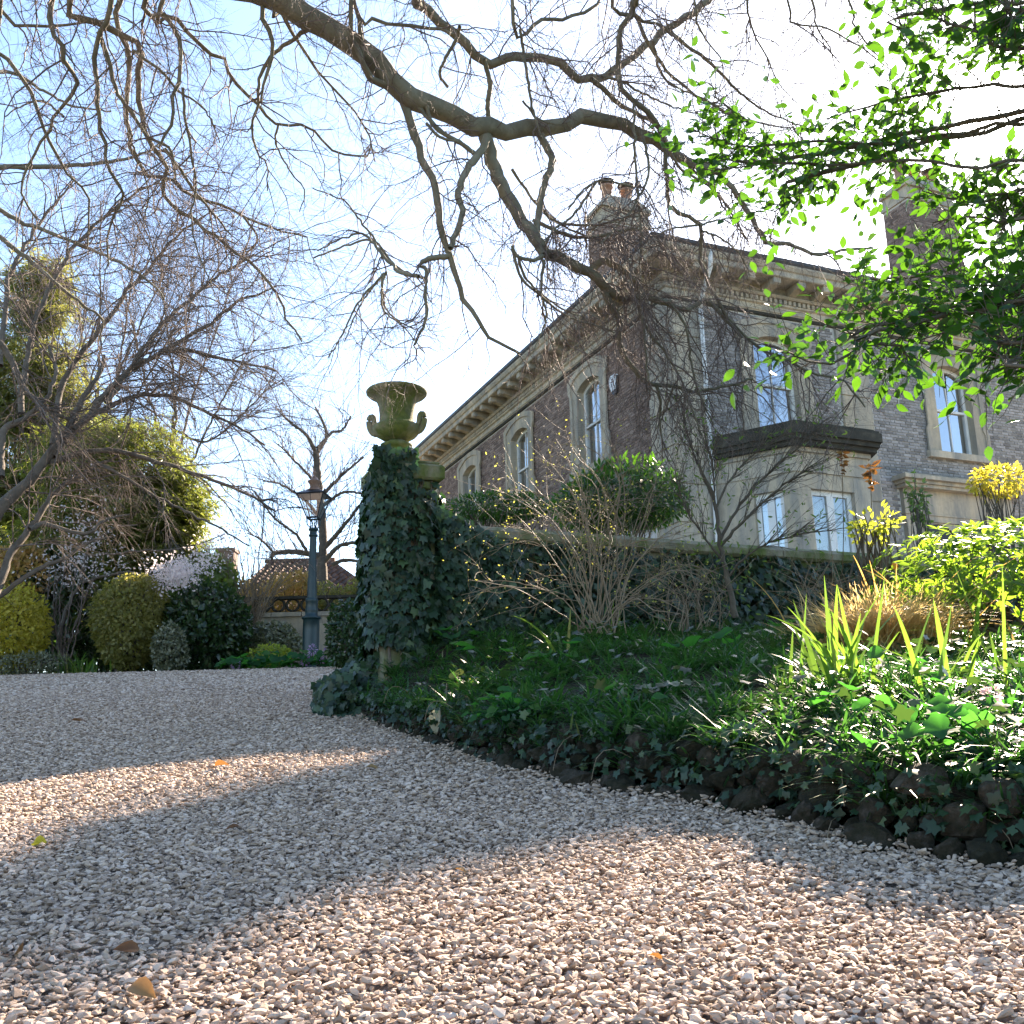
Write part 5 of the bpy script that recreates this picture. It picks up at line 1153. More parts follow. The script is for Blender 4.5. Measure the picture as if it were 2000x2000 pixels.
conifer('broad feathery yew with drooping green sprays above the columnar bush', (235, 1250), [(250, 900, 100, 105, 0), (200, 1010, 110, 110, .3), (300, 985, 80, 100, -.2), (240, 1110, 70, 75, -.3), (160, 880, 90, 90, .4), (345, 940, 42, 60, 0), (110, 1060, 95, 100, .6), (330, 1060, 60, 80, .2)], 21.8, 25000, M['yew'], .20, 'yew_tree')
# pink cherry in flower, mostly hidden among the evergreens
ch = empty('cherry_tree', 'pale pink blossoming cherry hanging out between the yew and the dark bush', 'tree', tuple(at9(150, 1260, 20.8)))
cb_ = np.array(ch.location)
CH = [trace([(110, 1215), (125, 1150), (150, 1100), (165, 1040), (210, 1000), (260, 990)], 20.6, 20.6, 5, 2, **c9), trace([(150, 1100), (230, 1080), (300, 1085), (360, 1080)], 20.6, 19.8, 4, 1.5, **c9), trace([(160, 1050), (260, 1040), (340, 1035), (420, 1010)], 20.6, 20.3, 3, 1.2, **c9)]
V, Q = lines_mesh([(np.array([cb_ - UP * .2, CH[0][0][0]]), np.array([.1, .07]))] + CH, 6); obj('branches', raw_mesh('branches', V, Q, True), M['grey_bark'], ch)
p = []
for (cx, cy, sx, sy, n, Y) in ((335, 1083, 18, 12, 700, 19.4), (350, 1065, 22, 10, 260, 19.5), (318, 1100, 16, 14, 160, 19.4), (300, 1080, 10, 12, 120, 19.4), (390, 1050, 18, 20, 260, 20.3), (420, 1010, 18, 14, 130, 20.6), (160, 1010, 32, 45, 420, 20.3), (120, 1070, 40, 25, 220, 20.2), (220, 1080, 50, 30, 240, 20.2)):
    for _ in range(n): p.append(at9(cx + RNG.normal() * sx, cy + RNG.normal() * sy, Y + RNG.normal() * .3))
p = np.array(p); n = len(p)
obj('blossom', leaf_mesh('blossom', TINY, p, rand_dirs(n), rand_dirs(n), .065 * RNG.uniform(.7, 1.3, n)), M['blossom'], ch)['kind'] = 'stuff'
# slim pale stems in front of the shade bush
ss = empty('bare_shrub', 'slim bare many stemmed shrub between the golden bush and the columnar bush', 'shrub', tuple(at9(115, 1262, 19.4)))
SS = [trace([(115 + a, 1262), (115 + b, 1200), (115 + c, 1130), (115 + d, 1070)], 19.4, 19.6, 2.2, .8, **c9) for a, b, c, d in ((0, -8, -14, -10), (2, 8, 20, 30), (-6, -20, -26, -20), (4, 20, 46, 70), (10, 30, 40, 44), (0, 0, -2, 8))]
sP, sR = sprout(SS, 110, (.25, .8), 6, (.006, .011), out=.6, along=.7, bias=(0, 0, .3), wander=.18)
V, Q = lines_mesh(SS, 6); obj('stems', raw_mesh('stems', V, Q, True), M['pale_twig'], ss); join_tubes('twigs', [(sP, sR, 3)], M['pale_twig'], ss)['kind'] = 'stuff'
ws_ = empty('whip_shrub', 'tan whippy bare shrub arching in front of the far wall left of the lamp', 'shrub', tuple(at9(470, 1225, 21.5)))
WS = [trace([(470 + RNG.normal() * 5, 1228), (470 + a * .4, 1150), (470 + a, 1080), (470 + a * 1.5, 1040 + abs(a) * .3)], 21.5, 21.6 + RNG.normal() * .3, 2, .8, **c9) for a in np.linspace(-60, 75, 15)]
sP, sR = sprout(WS, 260, (.4, 1.2), 6, (.006, .010), out=.45, along=.8, bias=(0, 0, .2), wander=.15, gravity=.02)
V, Q = lines_mesh(WS, 5); obj('stems', raw_mesh('stems', V, Q, True), M['tan_stem'], ws_); join_tubes('twigs', [(sP, sR, 3)], M['tan_stem'], ws_)['kind'] = 'stuff'

def tuft(name, label, cat, base, n, length, width, material, spread=.06, lean=.5, group=None, tpl_kw=None, parts=True, dirs=None):
    base = np.asarray(base, float); root = empty(name, label, cat, tuple(base), group)
    p = base + np.c_[RNG.normal(size=(n, 2)) * spread, np.zeros(n)]
    for i in range(n):
        a = RNG.uniform(0, 6.28) if dirs is None else dirs[i % len(dirs)] + RNG.normal() * .25
        L = length * RNG.uniform(.45, 1.15); ar = lean * RNG.uniform(.2, 1.2)
        V, Fc = blade(width / L * RNG.uniform(.7, 1.2), 8, ar, 1.0)
        fw_d = np.array([math.cos(a), math.sin(a), 0]); Rm = frames(fw_d[None], UP[None])[0]
        W = (V @ Rm.T) * L + p[i]
        obj('leaf', raw_mesh('leaf', W, Fc, True), material, root)
    return root
tuft('daffodil_clump', 'bright green strappy leaved clump at the drive edge beside the golden bush', 'plant', at9(140, 1272, 18.8), 34, .55, .045, M['iris'], .16, .6)
tuft('daffodil_clump', 'smaller bright green strappy clump just left of the columnar bush', 'plant', at9(172, 1272, 18.7), 16, .4, .04, M['iris'], .1, .6)
# flower bed round the lamp: broad leaves and mauve flower heads
def broad_plant(name, label, base, n, size, material=None, tpl=None, spread=.3, stalk=.2, lift=.35, group=None):
    base = np.asarray(base, float); root = empty(name, label, 'plant', tuple(base), group)
    d = np.c_[RNG.normal(size=(n, 2)), np.zeros(n)]; d = unit(d); rr = RNG.random(n) ** .6 * spread
    p = base + d * rr[:, None] + UP * (stalk * RNG.uniform(.4, 1.1, n) * (1 - .5 * rr / spread))[:, None]
    fwd = unit(d + UP * RNG.uniform(-.5, lift, n)[:, None] + rand_dirs(n) * .3); up = unit(UP + d * -.2 + rand_dirs(n) * .35 + np.array([-.1, -.5, 0]) * .6)
    leaf_parts(root, tpl or HEART, material or M['broad'], p, fwd, up, size * RNG.uniform(.7, 1.2, n))
    S = [(smooth_line([base + RNG.normal(size=3) * .02, (base + q) / 2 + UP * .04, q], 5), np.linspace(.005, .003, 5) * max(1, size / .12)) for q in p]
    V, Q = lines_mesh(S, 4); obj('stalks', raw_mesh('stalks', V, Q, True), M['broad'], root); return root
for i, (x, n, w) in enumerate(((455, 26, 'at the left end of the lamp bed'), (492, 26, 'second from the left in the lamp bed'), (530, 26, 'in the middle of the lamp bed'), (570, 30, 'at the foot of the lamp post'), (612, 30, 'right of the lamp foot by the ivy'))):
    broad_plant('bergenia_plant', 'low broad leaved plant ' + w, at9(x, 1264, 18.5), n, .17, spread=.32, stalk=.32, group='broad leaved plants round the lamp')
for i, (x, y, w) in enumerate(((590, 1226, 'standing highest, just right of the lamp base'), (576, 1246, 'low in front of the lamp base'), (605, 1250, 'lowest, right of the lamp base'), (618, 1232, 'nearest the ivy, upper one'), (648, 1226, 'against the dark bush right of the lamp'), (445, 1254, 'at the left end of the lamp bed'))):
    c = at9(x, y, 18.35); fr = empty('flower_head', 'small mauve flower head ' + w, 'flower', tuple(c), 'mauve flowers round the lamp')
    n = 46; d = rand_dirs(n); d[:, 2] *= 1.3
    obj('petals', leaf_mesh('petals', TINY, c + d * .055, d, rand_dirs(n), .05 * np.ones(n)), M['mauve'], fr)
    V, Q = tubes(np.array([[c - UP * .35, c]]), np.array([[.008, .006]]), 5); obj('stalk', raw_mesh('stalk', V, Q), M['broad'], fr)

# ------------------------------------------------------------------ ivy
def box_points(n, hw, z0, z1):
    """points round the pier (a square with soft corners) with outward normals"""
    th = RNG.uniform(0, 2 * math.pi, n); c, q = np.cos(th), np.sin(th); z = z0 + (z1 - z0) * RNG.random(n)
    rr = hw / (np.abs(c) ** 6 + np.abs(q) ** 6) ** (1 / 6)
    nx = E1 * c[:, None] + E2 * q[:, None]
    return PB * np.array([1, 1, 0]) + nx * (rr + .01)[:, None] + UP * z[:, None], nx, z
iv = empty('ivy', 'thick dark ivy wrapped round the gate pier below the urn', 'ivy', tuple(PB))
p, nx, z = box_points(4200, .215, .30, 2.40)
bul = np.interp(z, [.3, .7, 1.2, 1.8, 2.2, 2.4], [.02, .07, .12, .13, .09, .05]) * RNG.random(len(z)) ** .5
p = p + nx * bul[:, None]
keep = ~(((p - PB) @ E1 < -.06) & ((p - PB) @ E2 < .1)) | (z > .92)          # bare strip low on the drive corner
keep &= ~((z > 2.2) & ((p - PB) @ E1 > -.02)) | (RNG.random(len(z)) < .10)
p, nx, z = p[keep], nx[keep], z[keep]
# more ivy bulging off towards the wall, and trailing up over the cap
n2 = 2200; a = RNG.random(n2); q = PB * np.array([1, 1, 0]) + E1 * (.22 + a * .75)[:, None] - E2 * (.18 + RNG.random(n2) * .12)[:, None] + UP * (.55 + (1.55 - .35 * a) * RNG.random(n2))[:, None]
n3 = 260; c3_ = PB * np.array([1, 1, 0]) - E1 * .2 - E2 * .22
q3 = c3_ + E1 * RNG.uniform(-.12, .22, n3)[:, None] - E2 * RNG.uniform(.0, .1, n3)[:, None] + UP * RNG.uniform(2.2, 2.54, n3)[:, None]
n4 = 900; q4 = PB * np.array([1, 1, 0]) - E1 * RNG.uniform(.1, .62, n4)[:, None] + E2 * RNG.uniform(-.1, .5, n4)[:, None]; q4[:, 2] = gz(q4[:, 1]) + .02 + RNG.random(n4) ** 1.3 * .55 * (1 - ((PB - q4) @ E1 - .1) / .62 * .7)
P_ = np.concatenate([p, q, q3, q4]); NX = np.concatenate([nx, np.repeat(-E2[None], n2, 0), np.repeat((-E2)[None], n3, 0), np.repeat(unit(-E1 - E2)[None], n4, 0)])
n = len(P_); up = unit(NX + rand_dirs(n) * .55); fwd = unit(np.array([0, 0, -1.0]) + rand_dirs(n) * .6 + NX * .25)
leaf_parts(iv, IVY, M['ivy'], P_, fwd, up, RNG.uniform(.045, .085, n))
S = [(smooth_line([PB + E1 * RNG.uniform(-.2, .2) - E2 * .24 + UP * 0, PB + E1 * RNG.uniform(-.2, .2) - E2 * .25 + UP * 1, PB + E1 * RNG.uniform(-.2, .2) - E2 * .24 + UP * 2], 10), np.full(10, .008)) for _ in range(10)]
V, Q = lines_mesh(S, 5); obj('stems', raw_mesh('stems', V, Q, True), M['grey_bark'], iv)
iw = empty('ivy', 'dark ivy covering the arcaded terrace wall behind the bed', 'ivy', tuple(WALL0 + E1 * 3 + UP))
n = 9000; u = RNG.uniform(.3, 14, n) ; u = .3 + (u - .3) * RNG.random(n) ** .35; zz = 1.0 + .86 * RNG.random(n); off = .06 + .16 * RNG.random(n) * np.interp(zz, [1.0, 1.5, 1.86], [1.6, 1, .5])
keep = RNG.random(n) < np.where((u > 1.9) & (zz > 1.45), .55, 1); u, zz, off = u[keep], zz[keep], off[keep]; n = len(u)
P_ = np.array(WALL0) + E1 * u[:, None] - E2 * off[:, None] + UP * zz[:, None]
leaf_parts(iw, IVY, M['ivy'], P_, unit(np.array([0, 0, -1.0]) + rand_dirs(n) * .7 - E2 * .3), unit(-E2 + rand_dirs(n) * .6), RNG.uniform(.04, .08, n), limit=200)
# ivy and trailing leaves over the edging
ie = empty('ivy', 'small dark ivy and trailing stems hanging over the rubble edging', 'ivy', (0.5, 4.2, 0))
pts, tt, ss_ = bed_samples(15000, lambda B: np.exp(-np.linspace(0, 1, NT)[None, :-1] / .055) * (np.arange(NS - 1) < 135)[:, None])
k = len(pts); out_ = unit(np.c_[-np.ones(k), -.8 * np.ones(k), np.zeros(k)] + rand_dirs(k) * .4)
pts = pts + out_ * (RNG.random(k)[:, None] ** 2 * .16 - .02); pts[:, 2] += .06 - .26 * RNG.random(k) ** 1.7
leaf_parts(ie, IVY, M['ivy'], pts, unit(out_ * .6 + rand_dirs(k) * .7 - UP * .3), unit(UP * .6 + out_ + rand_dirs(k) * .5), RNG.uniform(.016, .042, k), limit=260)
sP0 = pts[RNG.integers(0, k, 90)]; S = []
for q in sP0:
    d_ = unit(np.array([-.5, -.5, .15]) + RNG.normal(size=3) * .4); S.append((smooth_line([q, q + d_ * .10, q + d_ * .17 - UP * .06, q + d_ * .2 - UP * .16], 7), np.full(7, .0016)))
V, Q = lines_mesh(S, 4); obj('stems', raw_mesh('stems', V, Q, True), M['tan_stem'], ie)

# ------------------------------------------------------------------ lily turf carpet of the bed
pts, tt, ss_ = bed_samples(7200, lambda B: np.interp(np.linspace(0, 1, NT), [0, .03, .1, .8, 1], [1.6, 2.2, 1.4, .6, .3])[None, :-1] * np.ones((NS - 1, 1)))
kk = RNG.integers(9, 20, len(pts)); base = np.repeat(pts, kk, 0); n = len(base)
base = base + np.c_[RNG.normal(size=(n, 2)) * .018, np.zeros(n)]
a = RNG.uniform(0, 6.28, n); fd = np.c_[np.cos(a), np.sin(a), np.zeros(n)]
tplsB = [blade(.045, 6, ar, .75) for ar in (.5, .8, 1.1, 1.35)]
grp = RNG.integers(0, 4, n); L = np.repeat(RNG.uniform(.11, .30, len(pts)), kk) * RNG.uniform(.7, 1.2, n)
Vs = []; Qs = []; Rs = []; o_ = 0
for g in range(4):
    s_ = grp == g; V, Q, rn = scatter(tplsB[g], base[s_], fd[s_], np.repeat(UP[None], s_.sum(), 0) + rand_dirs(s_.sum()) * .15, L[s_]); Vs.append(V); Qs.append(Q + o_); Rs.append(rn); o_ += len(V)
tag(obj('lily_turf', raw_mesh('lily_turf', np.concatenate(Vs), np.concatenate(Qs), True, np.concatenate(Rs)), M['turf']), 'dark green grassy lily turf carpeting the planting bed', 'ground cover', kind='stuff')
# small round leaved ground cover between
pts, tt, ss_ = bed_samples(8000, lambda B: (np.sin(B[..., 0] * 2.3 + B[..., 1]) * np.sin(B[..., 1] * 1.9) > -.15) + .12)
n = len(pts); pts = pts + UP * RNG.uniform(.03, .20, n)[:, None]
tag(obj('ground_ivy', leaf_mesh('ground_ivy', IVY, pts, rand_dirs(n) * np.array([1, 1, .3]), unit(UP + rand_dirs(n) * .5), RNG.uniform(.025, .055, n)), M['dark_leaf']), 'small dark leaves creeping between the lily turf', 'ground cover', kind='stuff')

# iris clumps
for (x, y, n, L, label) in ((1600, 1318, 26, .50, 'tall sunlit iris clump with browning tips in the middle of the bed edge'), (1822, 1300, 5, .42, 'iris with two upright blades near the right edge of the bed'), (1880, 1310, 5, .42, 'iris leaning to the right at the right edge of the bed'),
        (1842, 1262, 6, .5, 'upright iris in front of the rhododendron'), (1060, 1240, 6, .5, 'dull blue green iris in shade below the yellow budded shrub'), (1135, 1215, 7, .4, 'small upright iris catching light above the lily turf'), (1545, 1300, 6, .5, 'arching dry tipped blades left of the tall iris clump'), (1735, 1330, 8, .4, 'short sunlit iris between the tall clump and the right edge')):
    b = on_bed(x, y); tuft('iris_clump', label, 'plant', b, n, L * 1.3, .025, M['iris'], .075, .75, 'iris clumps in the bed')
# broad leaved plants
for (x, y, n, sz, tp, label) in ((1715, 1420, 5, .10, HEART, 'broad sunlit leaves on the edging below the tall iris'), (1612, 1420, 4, .105, HEART, 'large bright backlit leaf low in front of the tall iris'), (1655, 1500, 2, .125, LOBED, 'large scalloped green leaf hanging over the rubble edging'), (1885, 1470, 5, .11, LOBED, 'scalloped leaves hanging at the right edge of the edging'),
        (1185, 1375, 4, .095, HEART, 'pair of bright round leaves over the edging left of centre'), (1050, 1270, 5, .12, HEART, 'blue green round leaves in the lily turf near the pier'), (925, 1262, 4, .14, HEART, 'broad pale green leaves beside the yellow leaves'), (1300, 1255, 4, .13, HEART, 'two upright round leaves in the middle of the bed'), (1705, 1310, 4, .10, HEART, 'bright backlit leaf right of the tall iris clump'), (1390, 1268, 3, .13, HEART, 'dull round leaf left of the dry tipped blades'), (860, 1225, 4, .15, HEART, 'dark round leaves at the foot of the ivy pier'), (1480, 1235, 4, .13, HEART, 'broad leaves behind the dry tipped blades'), (1800, 1400, 5, .09, HEART, 'broad green leaves under the pale pink flowers')):
    broad_plant('broad_leaved_plant', label, on_bed(x, y), n, sz, tpl=tp, spread=.15, stalk=.27, group='broad leaved plants in the bed')
broad_plant('yellowing_plant', 'plant with two yellowing round leaves near the gate pier', on_bed(882, 1300), 3, .11, M['yellow_leaf'], spread=.08, stalk=.12)
for (x, y, n, label) in ((965, 1370, 44, 'mound of grey green heart shaped leaves over the edging near the pier'), (1245, 1325, 26, 'mound of bluish heart shaped leaves in the middle of the edging')):
    broad_plant('cyclamen_plant', label, on_bed(x, y), n, .062, M['greygreen'] if n < 30 else M['broad'], spread=.24, stalk=.19, group='cyclamen mounds in the bed')
def flower(label, c, n, size, material, h):
    fr = empty('flower_head', label, 'flower', tuple(c)); d = rand_dirs(n)
    obj('petals', leaf_mesh('petals', TINY, c + d * size, d, rand_dirs(n), size * np.ones(n)), material, fr)
    V, Q = tubes(np.array([[c - UP * h, c]]), np.array([[.006, .004]]), 5); obj('stalk', raw_mesh('stalk', V, Q), M['broad'], fr)
c = on_bed(1895, 1395) + UP * .16; flower('pale pink flower head at the right edge of the bed', c, 40, .022, M['palepink'], .2)
def dead_leaf(label, p, size, material, n=None, name='fallen_leaf', group=None, fwd=None, tpl=None):
    o = obj(name, raw_mesh(name, *(lambda V, Fc: (V, Fc))(*(tpl or oval(.55, droop=.25, fold=.3))), True), material)
    up = n if n is not None else unit(UP + RNG.normal(size=3) * .3); f = fwd if fwd is not None else rand_dirs(1)[0] * np.array([1, 1, .1])
    Rm = frames(np.asarray(f)[None], np.asarray(up)[None])[0]
    o.matrix_world = Matrix.Translation(Vector(p)) @ Matrix(Rm.tolist()).to_4x4() @ Matrix.Scale(size, 4)
    tag(o, label, 'leaf', group); return o
def on_drive(x, y):
    d = ray(x * K, y * K); t = -H0 / (d[2] - S_ * d[1]); return d * t
dead_leaf('large pale dead leaf lying tipped on the edging near the pier', on_bed(850, 1350) + np.array([-.05, -.05, .05]), .17, M['pale_dead'], unit(np.array([-.5, -.8, .4])), 'dead_leaf', fwd=np.array([-.3, 0, -1.0]))
dead_leaf('curled brown dead leaf on the edging near the right edge', on_bed(1800, 1425) + np.array([-.05, -.03, .05]), .14, M['fallen'], unit(np.array([-.3, -.8, .6])), 'dead_leaf')
for x, y, s, mt, lb in ((62, 1603, .075, 'golden', 'small yellow green leaf on the gravel at the far left of the sunlit strip'), (245, 1883, .075, 'fallen', 'curled brown leaf on the gravel at the bottom left'), (262, 1812, .055, 'fallen', 'pale brown leaf on the gravel above the curled brown one'), (25, 1822, .08, 'fallen', 'brown leaf at the left edge of the gravel'), (1222, 1822, .045, 'fallen', 'small orange brown leaf on the gravel right of the centre'), (132, 1364, .14, 'fallen', 'dark leaf far off on the shaded drive at the left'), (404, 1454, .10, 'fallen', 'dark leaf at the near edge of the drive shadow'), (452, 1572, .05, 'fallen', 'small brown leaf on the sunlit strip of gravel'), (690, 1456, .07, 'fallen', 'dark leaf in the drive shadow left of the edging'), (860, 1655, .04, 'fallen', 'thin dark leaf in the middle of the shadow tongue')):
    dead_leaf(lb, on_drive(x, y) + UP * .022, s, M[mt], group='leaves fallen on the gravel')

# ------------------------------------------------------------------ shrubs of the bed
def stems_tracks(pts9, Y0, Y1, r0, r1, k=20): return trace(pts9, Y0, Y1, r0, r1, 1 / K, k=k)
ys_ = empty('budded_shrub', 'twiggy tan shrub with arching stems and yellow buds in front of the terrace wall', 'shrub', tuple(on_bed(1110, 1200)))
YS = []
for (pp, d) in (([(1130, 1195), (1135, 1080), (1120, 980), (1080, 890), (1065, 850)], 0), ([(1140, 1195), (1160, 1060), (1180, 960), (1170, 880), (1150, 830)], .2), ([(1120, 1195), (1100, 1080), (1040, 990), (970, 930)], -.2), ([(1125, 1195), (1080, 1090), (1010, 1010), (950, 985)], -.3), ([(1140, 1195), (1190, 1080), (1250, 1010), (1300, 985)], .1), ([(1130, 1195), (1150, 1040), (1140, 930), (1100, 870), (1080, 842)], .3), ([(1120, 1195), (1060, 1130), (980, 1100), (900, 1095)], -.3), ([(1135, 1195), (1200, 1120), (1270, 1080), (1330, 1075)], 0), ([(1128, 1195), (1110, 1000), (1060, 900), (1010, 860)], .1), ([(1132, 1195), (1170, 1100), (1220, 960), (1240, 900)], .3), ([(1126, 1195), (1090, 1050), (1000, 940), (960, 920)], 0), ([(1136, 1195), (1180, 1140), (1240, 1130), (1300, 1160)], -.2)):
    for v in range(3):
        qq = [pp[0]] + [(x + RNG.normal() * 16 * (v > 0), y + RNG.normal() * 14 * (v > 0)) for x, y in pp[1:]]; qq[0] = (pp[0][0] + RNG.normal() * 16, pp[0][1]); YS.append(stems_tracks(qq, 7.9 + d + RNG.normal() * .1, 7.8 + d * 1.5 + RNG.normal() * .25, 1.5, .7))
sP, sR = sprout(YS, 420, (.15, .6), 7, (.002, .003), out=.75, along=.55, bias=(0, 0, .1), wander=.2, gravity=.04, tmin=.25)
s2, r2 = sprout(as_list(sP, sR), 900, (.06, .22), 4, (.0015, .0022), out=.7, along=.6, wander=.2)
for q in YS:
    V, Q = tubes(q[0][None], q[1][None], 6); obj('stem', raw_mesh('stem', V, Q, True), M['tan_stem'], ys_)
join_tubes('twigs', [(sP, sR, 4), (s2, r2, 3)], M['tan_stem'], ys_)['kind'] = 'stuff'
bp = np.concatenate([s2[:, -1], sP[:, 3], sP[:, -1]]); bp = bp[RNG.random(len(bp)) < .55]; n = len(bp)
obj('buds', leaf_mesh('buds', TINY, bp, unit(rand_dirs(n) + UP * .4), rand_dirs(n), RNG.uniform(.010, .026, n)), M['bud'], ys_)['kind'] = 'stuff'
# sapling with a fan of fine branches
sg = empty('sapling', 'slender sapling with a fan of fine branches in front of the bay window', 'tree', tuple(on_bed(1388, 1165)))
SG = [stems_tracks([(1388, 1165), (1375, 1100), (1358, 1020), (1345, 940), (1320, 880)], 8.3, 8.3, 7, 3), stems_tracks([(1358, 1020), (1390, 960), (1450, 890), (1500, 850), (1545, 800)], 8.3, 8.5, 4, 1.2), stems_tracks([(1360, 1030), (1400, 985), (1460, 930), (1530, 880)], 8.3, 8.2, 4, 1.2), stems_tracks([(1350, 960), (1380, 900), (1430, 850), (1480, 820)], 8.3, 8.4, 3, 1), stems_tracks([(1365, 1060), (1320, 1000), (1290, 950), (1280, 900)], 8.3, 8.1, 3, 1), stems_tracks([(1372, 1090), (1420, 1040), (1500, 1010), (1570, 1000)], 8.3, 8.1, 3, 1), stems_tracks([(1345, 940), (1310, 860), (1290, 790)], 8.3, 8.4, 2.5, 1), stems_tracks([(1348, 950), (1345, 880), (1330, 830)], 8.3, 8.2, 2.5, 1)]
for q in SG:
    V, Q = tubes(q[0][None], q[1][None], 7); obj('branch', raw_mesh('branch', V, Q, True), M['grey_bark'], sg)
sP, sR = sprout(SG[1:], 330, (.15, .6), 7, (.0025, .0042), out=.45, along=.9, bias=(.15, 0, .25), wander=.12, tmin=.2)
s2, r2 = sprout(as_list(sP, sR), 500, (.08, .22), 4, (.0015, .0022), out=.5, along=.8, wander=.15)
join_tubes('twigs', [(sP, sR, 4), (s2, r2, 3)], M['grey_bark'], sg)['kind'] = 'stuff'
low = np.concatenate([SG[4][0], SG[5][0], SG[6][0], SG[0][0][:12]]); n = 760
bp = np.concatenate([low[RNG.integers(0, len(low), 420)] + RNG.normal(size=(420, 3)) * .13, s2[RNG.integers(0, len(s2), 340), -1]])
obj('foliage', leaf_mesh('foliage', SLIM, bp, unit(rand_dirs(n) + UP * .2), rand_dirs(n), RNG.uniform(.03, .06, n)), M['small_green'], sg)['kind'] = 'stuff'
# dark rounded shrub above the wall, and the low line of leaves left of it
def shrub_at(name, label, c9, w9, h9, Y, n, tpl, size, material, limit, zfoot, dy=.5, droop=-.1, cat='shrub', lumps=9, shell=(.45, 1.0)):
    c = at9(c9[0], c9[1], Y); s = K * Y * 1.05 / F; root = empty(name, label, cat, (c[0], c[1], zfoot))
    p, d = blob_points(n, c, (w9 * s / 2, dy, h9 * s / 2), lumps, shell)
    p, d = p[p[:, 2] > zfoot], d[p[:, 2] > zfoot]
    fwd = unit(d * .7 + rand_dirs(len(p)) * .6 + UP * droop); up = unit(UP * .6 + d + rand_dirs(len(p)) * .4)
    leaf_parts(root, tpl, material, p, fwd, up, size * RNG.uniform(.7, 1.25, len(p)), limit=limit)
    S = [(smooth_line([np.array([c[0], c[1], zfoot]) + RNG.normal(size=3) * .05, (np.array([c[0], c[1], zfoot]) + q) / 2 + RNG.normal(size=3) * .08, q], 8), np.linspace(.014, .004, 8)) for q in p[RNG.integers(0, len(p), 34)]]
    V, Q = lines_mesh(S, 5); obj('stems', raw_mesh('stems', V, Q, True), M['grey_bark'], root); return root
shrub_at('laurel_shrub', 'dark domed evergreen shrub behind the terrace wall below the nearest side window', (1165, 945), 250, 115, 10.6, 3000, SLIM, .11, M['camellia'], 200, 1.75, .7, -.25)
shrub_at('low_shrub', 'low fine leaved shrub spilling over the wall next to the gate pier', (945, 955), 215, 52, 9.6, 2200, SLIM, .055, M['camellia'], 100, 1.7, .3)
# rhododendron at the right
rhb = on_bed(1850, 1215)
rh = shrub_at('rhododendron', 'large sunlit rhododendron with whorls of bright leaves at the right edge', (1880, 1085), 420, 235, 6.9, 1, SLIM, .1, M['rhodo'], 0, rhb[2] - .1, .8)
c = at9(1885, 1112, 6.9); p, d = blob_points(760, c, (.82, .75, .50), 12, (.5, 1.0)); ok = p[:, 2] > rhb[2] - .02; p, d = p[ok], d[ok]
wh = len(p); ax = unit(d + UP * .7 + rand_dirs(wh) * .3); m_ = 8
pp = np.repeat(p, m_, 0); axx = np.repeat(ax, m_, 0); pd = rand_dirs(len(pp)); pd = unit(pd - (pd * axx).sum(1, keepdims=True) * axx)
fw2 = unit(pd + axx * RNG.uniform(.15, .7, len(pp))[:, None]); up2 = unit(axx - fw2 * (axx * fw2).sum(1, keepdims=True))
leaf_parts(rh, SLIM, M['rhodo'], pp + fw2 * .008, fw2, up2, RNG.uniform(.055, .105, len(pp)))
S = [(smooth_line([np.array([rhb[0] + .2, rhb[1], rhb[2] - .1]) + RNG.normal(size=3) * .12, (rhb + q) / 2 + RNG.normal(size=3) * .1, q], 8), np.linspace(.009, .003, 8)) for q in p[::9]]
V, Q = lines_mesh(S, 5); obj('branches', raw_mesh('branches', V, Q, True), M['grey_bark'], rh)
# golden dry grass
def bed_z(x, y): return BPF[np.argmin((BPF[:, 0] - x) ** 2 + (BPF[:, 1] - y) ** 2), 2]
dg = at9(1655, 1150, 6.7); dg[2] = bed_z(dg[0], dg[1]); gr = empty('dry_grass', 'clump of golden dry grass catching the sun left of the rhododendron', 'grass', tuple(dg))
n = 3200; a = RNG.uniform(0, 6.28, n); fd = np.c_[np.cos(a), np.sin(a), np.zeros(n)]
tp = [blade(.014, 7, ar, 1.0) for ar in (.5, .8, 1.05)]; Vs = []; Qs = []; Rs = []; o_ = 0
for g in range(3):
    s_ = RNG.random(n) < .4; bb_ = dg + np.c_[RNG.normal(size=s_.sum()) * .13, RNG.normal(size=s_.sum()) * .13, np.full(s_.sum(), -.02)]
    V, Q, rn = scatter(tp[g], bb_, fd[s_], unit(UP + rand_dirs(s_.sum()) * .28), RNG.uniform(.25, .66, s_.sum())); Vs.append(V); Qs.append(Q + o_); Rs.append(rn); o_ += len(V)
obj('blades', raw_mesh('blades', np.concatenate(Vs), np.concatenate(Qs), True, np.concatenate(Rs)), M['dry'], gr)['kind'] = 'stuff'
n = 40; a = RNG.uniform(0, 6.28, n); V, Q, rn = scatter(blade(.012, 8, .7, 1.0), dg + np.c_[RNG.normal(size=(n, 2)) * .3 + np.array([.35, .1]), np.zeros(n)], np.c_[np.cos(a), np.sin(a), np.zeros(n)], unit(UP + rand_dirs(n) * .25), RNG.uniform(.7, 1.0, n))
obj('tall_blades', raw_mesh('tall_blades', V, Q, True, rn), M['hedge'], gr)['kind'] = 'stuff'
# yellow green leafy sprig shrub above the grass with one orange fruit
shrub_at('yellow_leaved_shrub', 'fresh yellow green leafy shrub between the dry grass and the bay window', (1648, 992), 95, 70, 7.6, 150, OVAL, .06, M['fresh'], 210, dg[2], .25, .0, shell=(.1, 1.0))
fp = at9(1688, 1068, 7.3); orb = MB().lathe([(.0, -.026), (.018, -.02), (.027, 0), (.018, .02), (.0, .026)], fp, 10).build('orange_fruit', M['hedge'], None, True); tag(orb, 'single orange rose hip hanging by the dry grass', 'fruit')
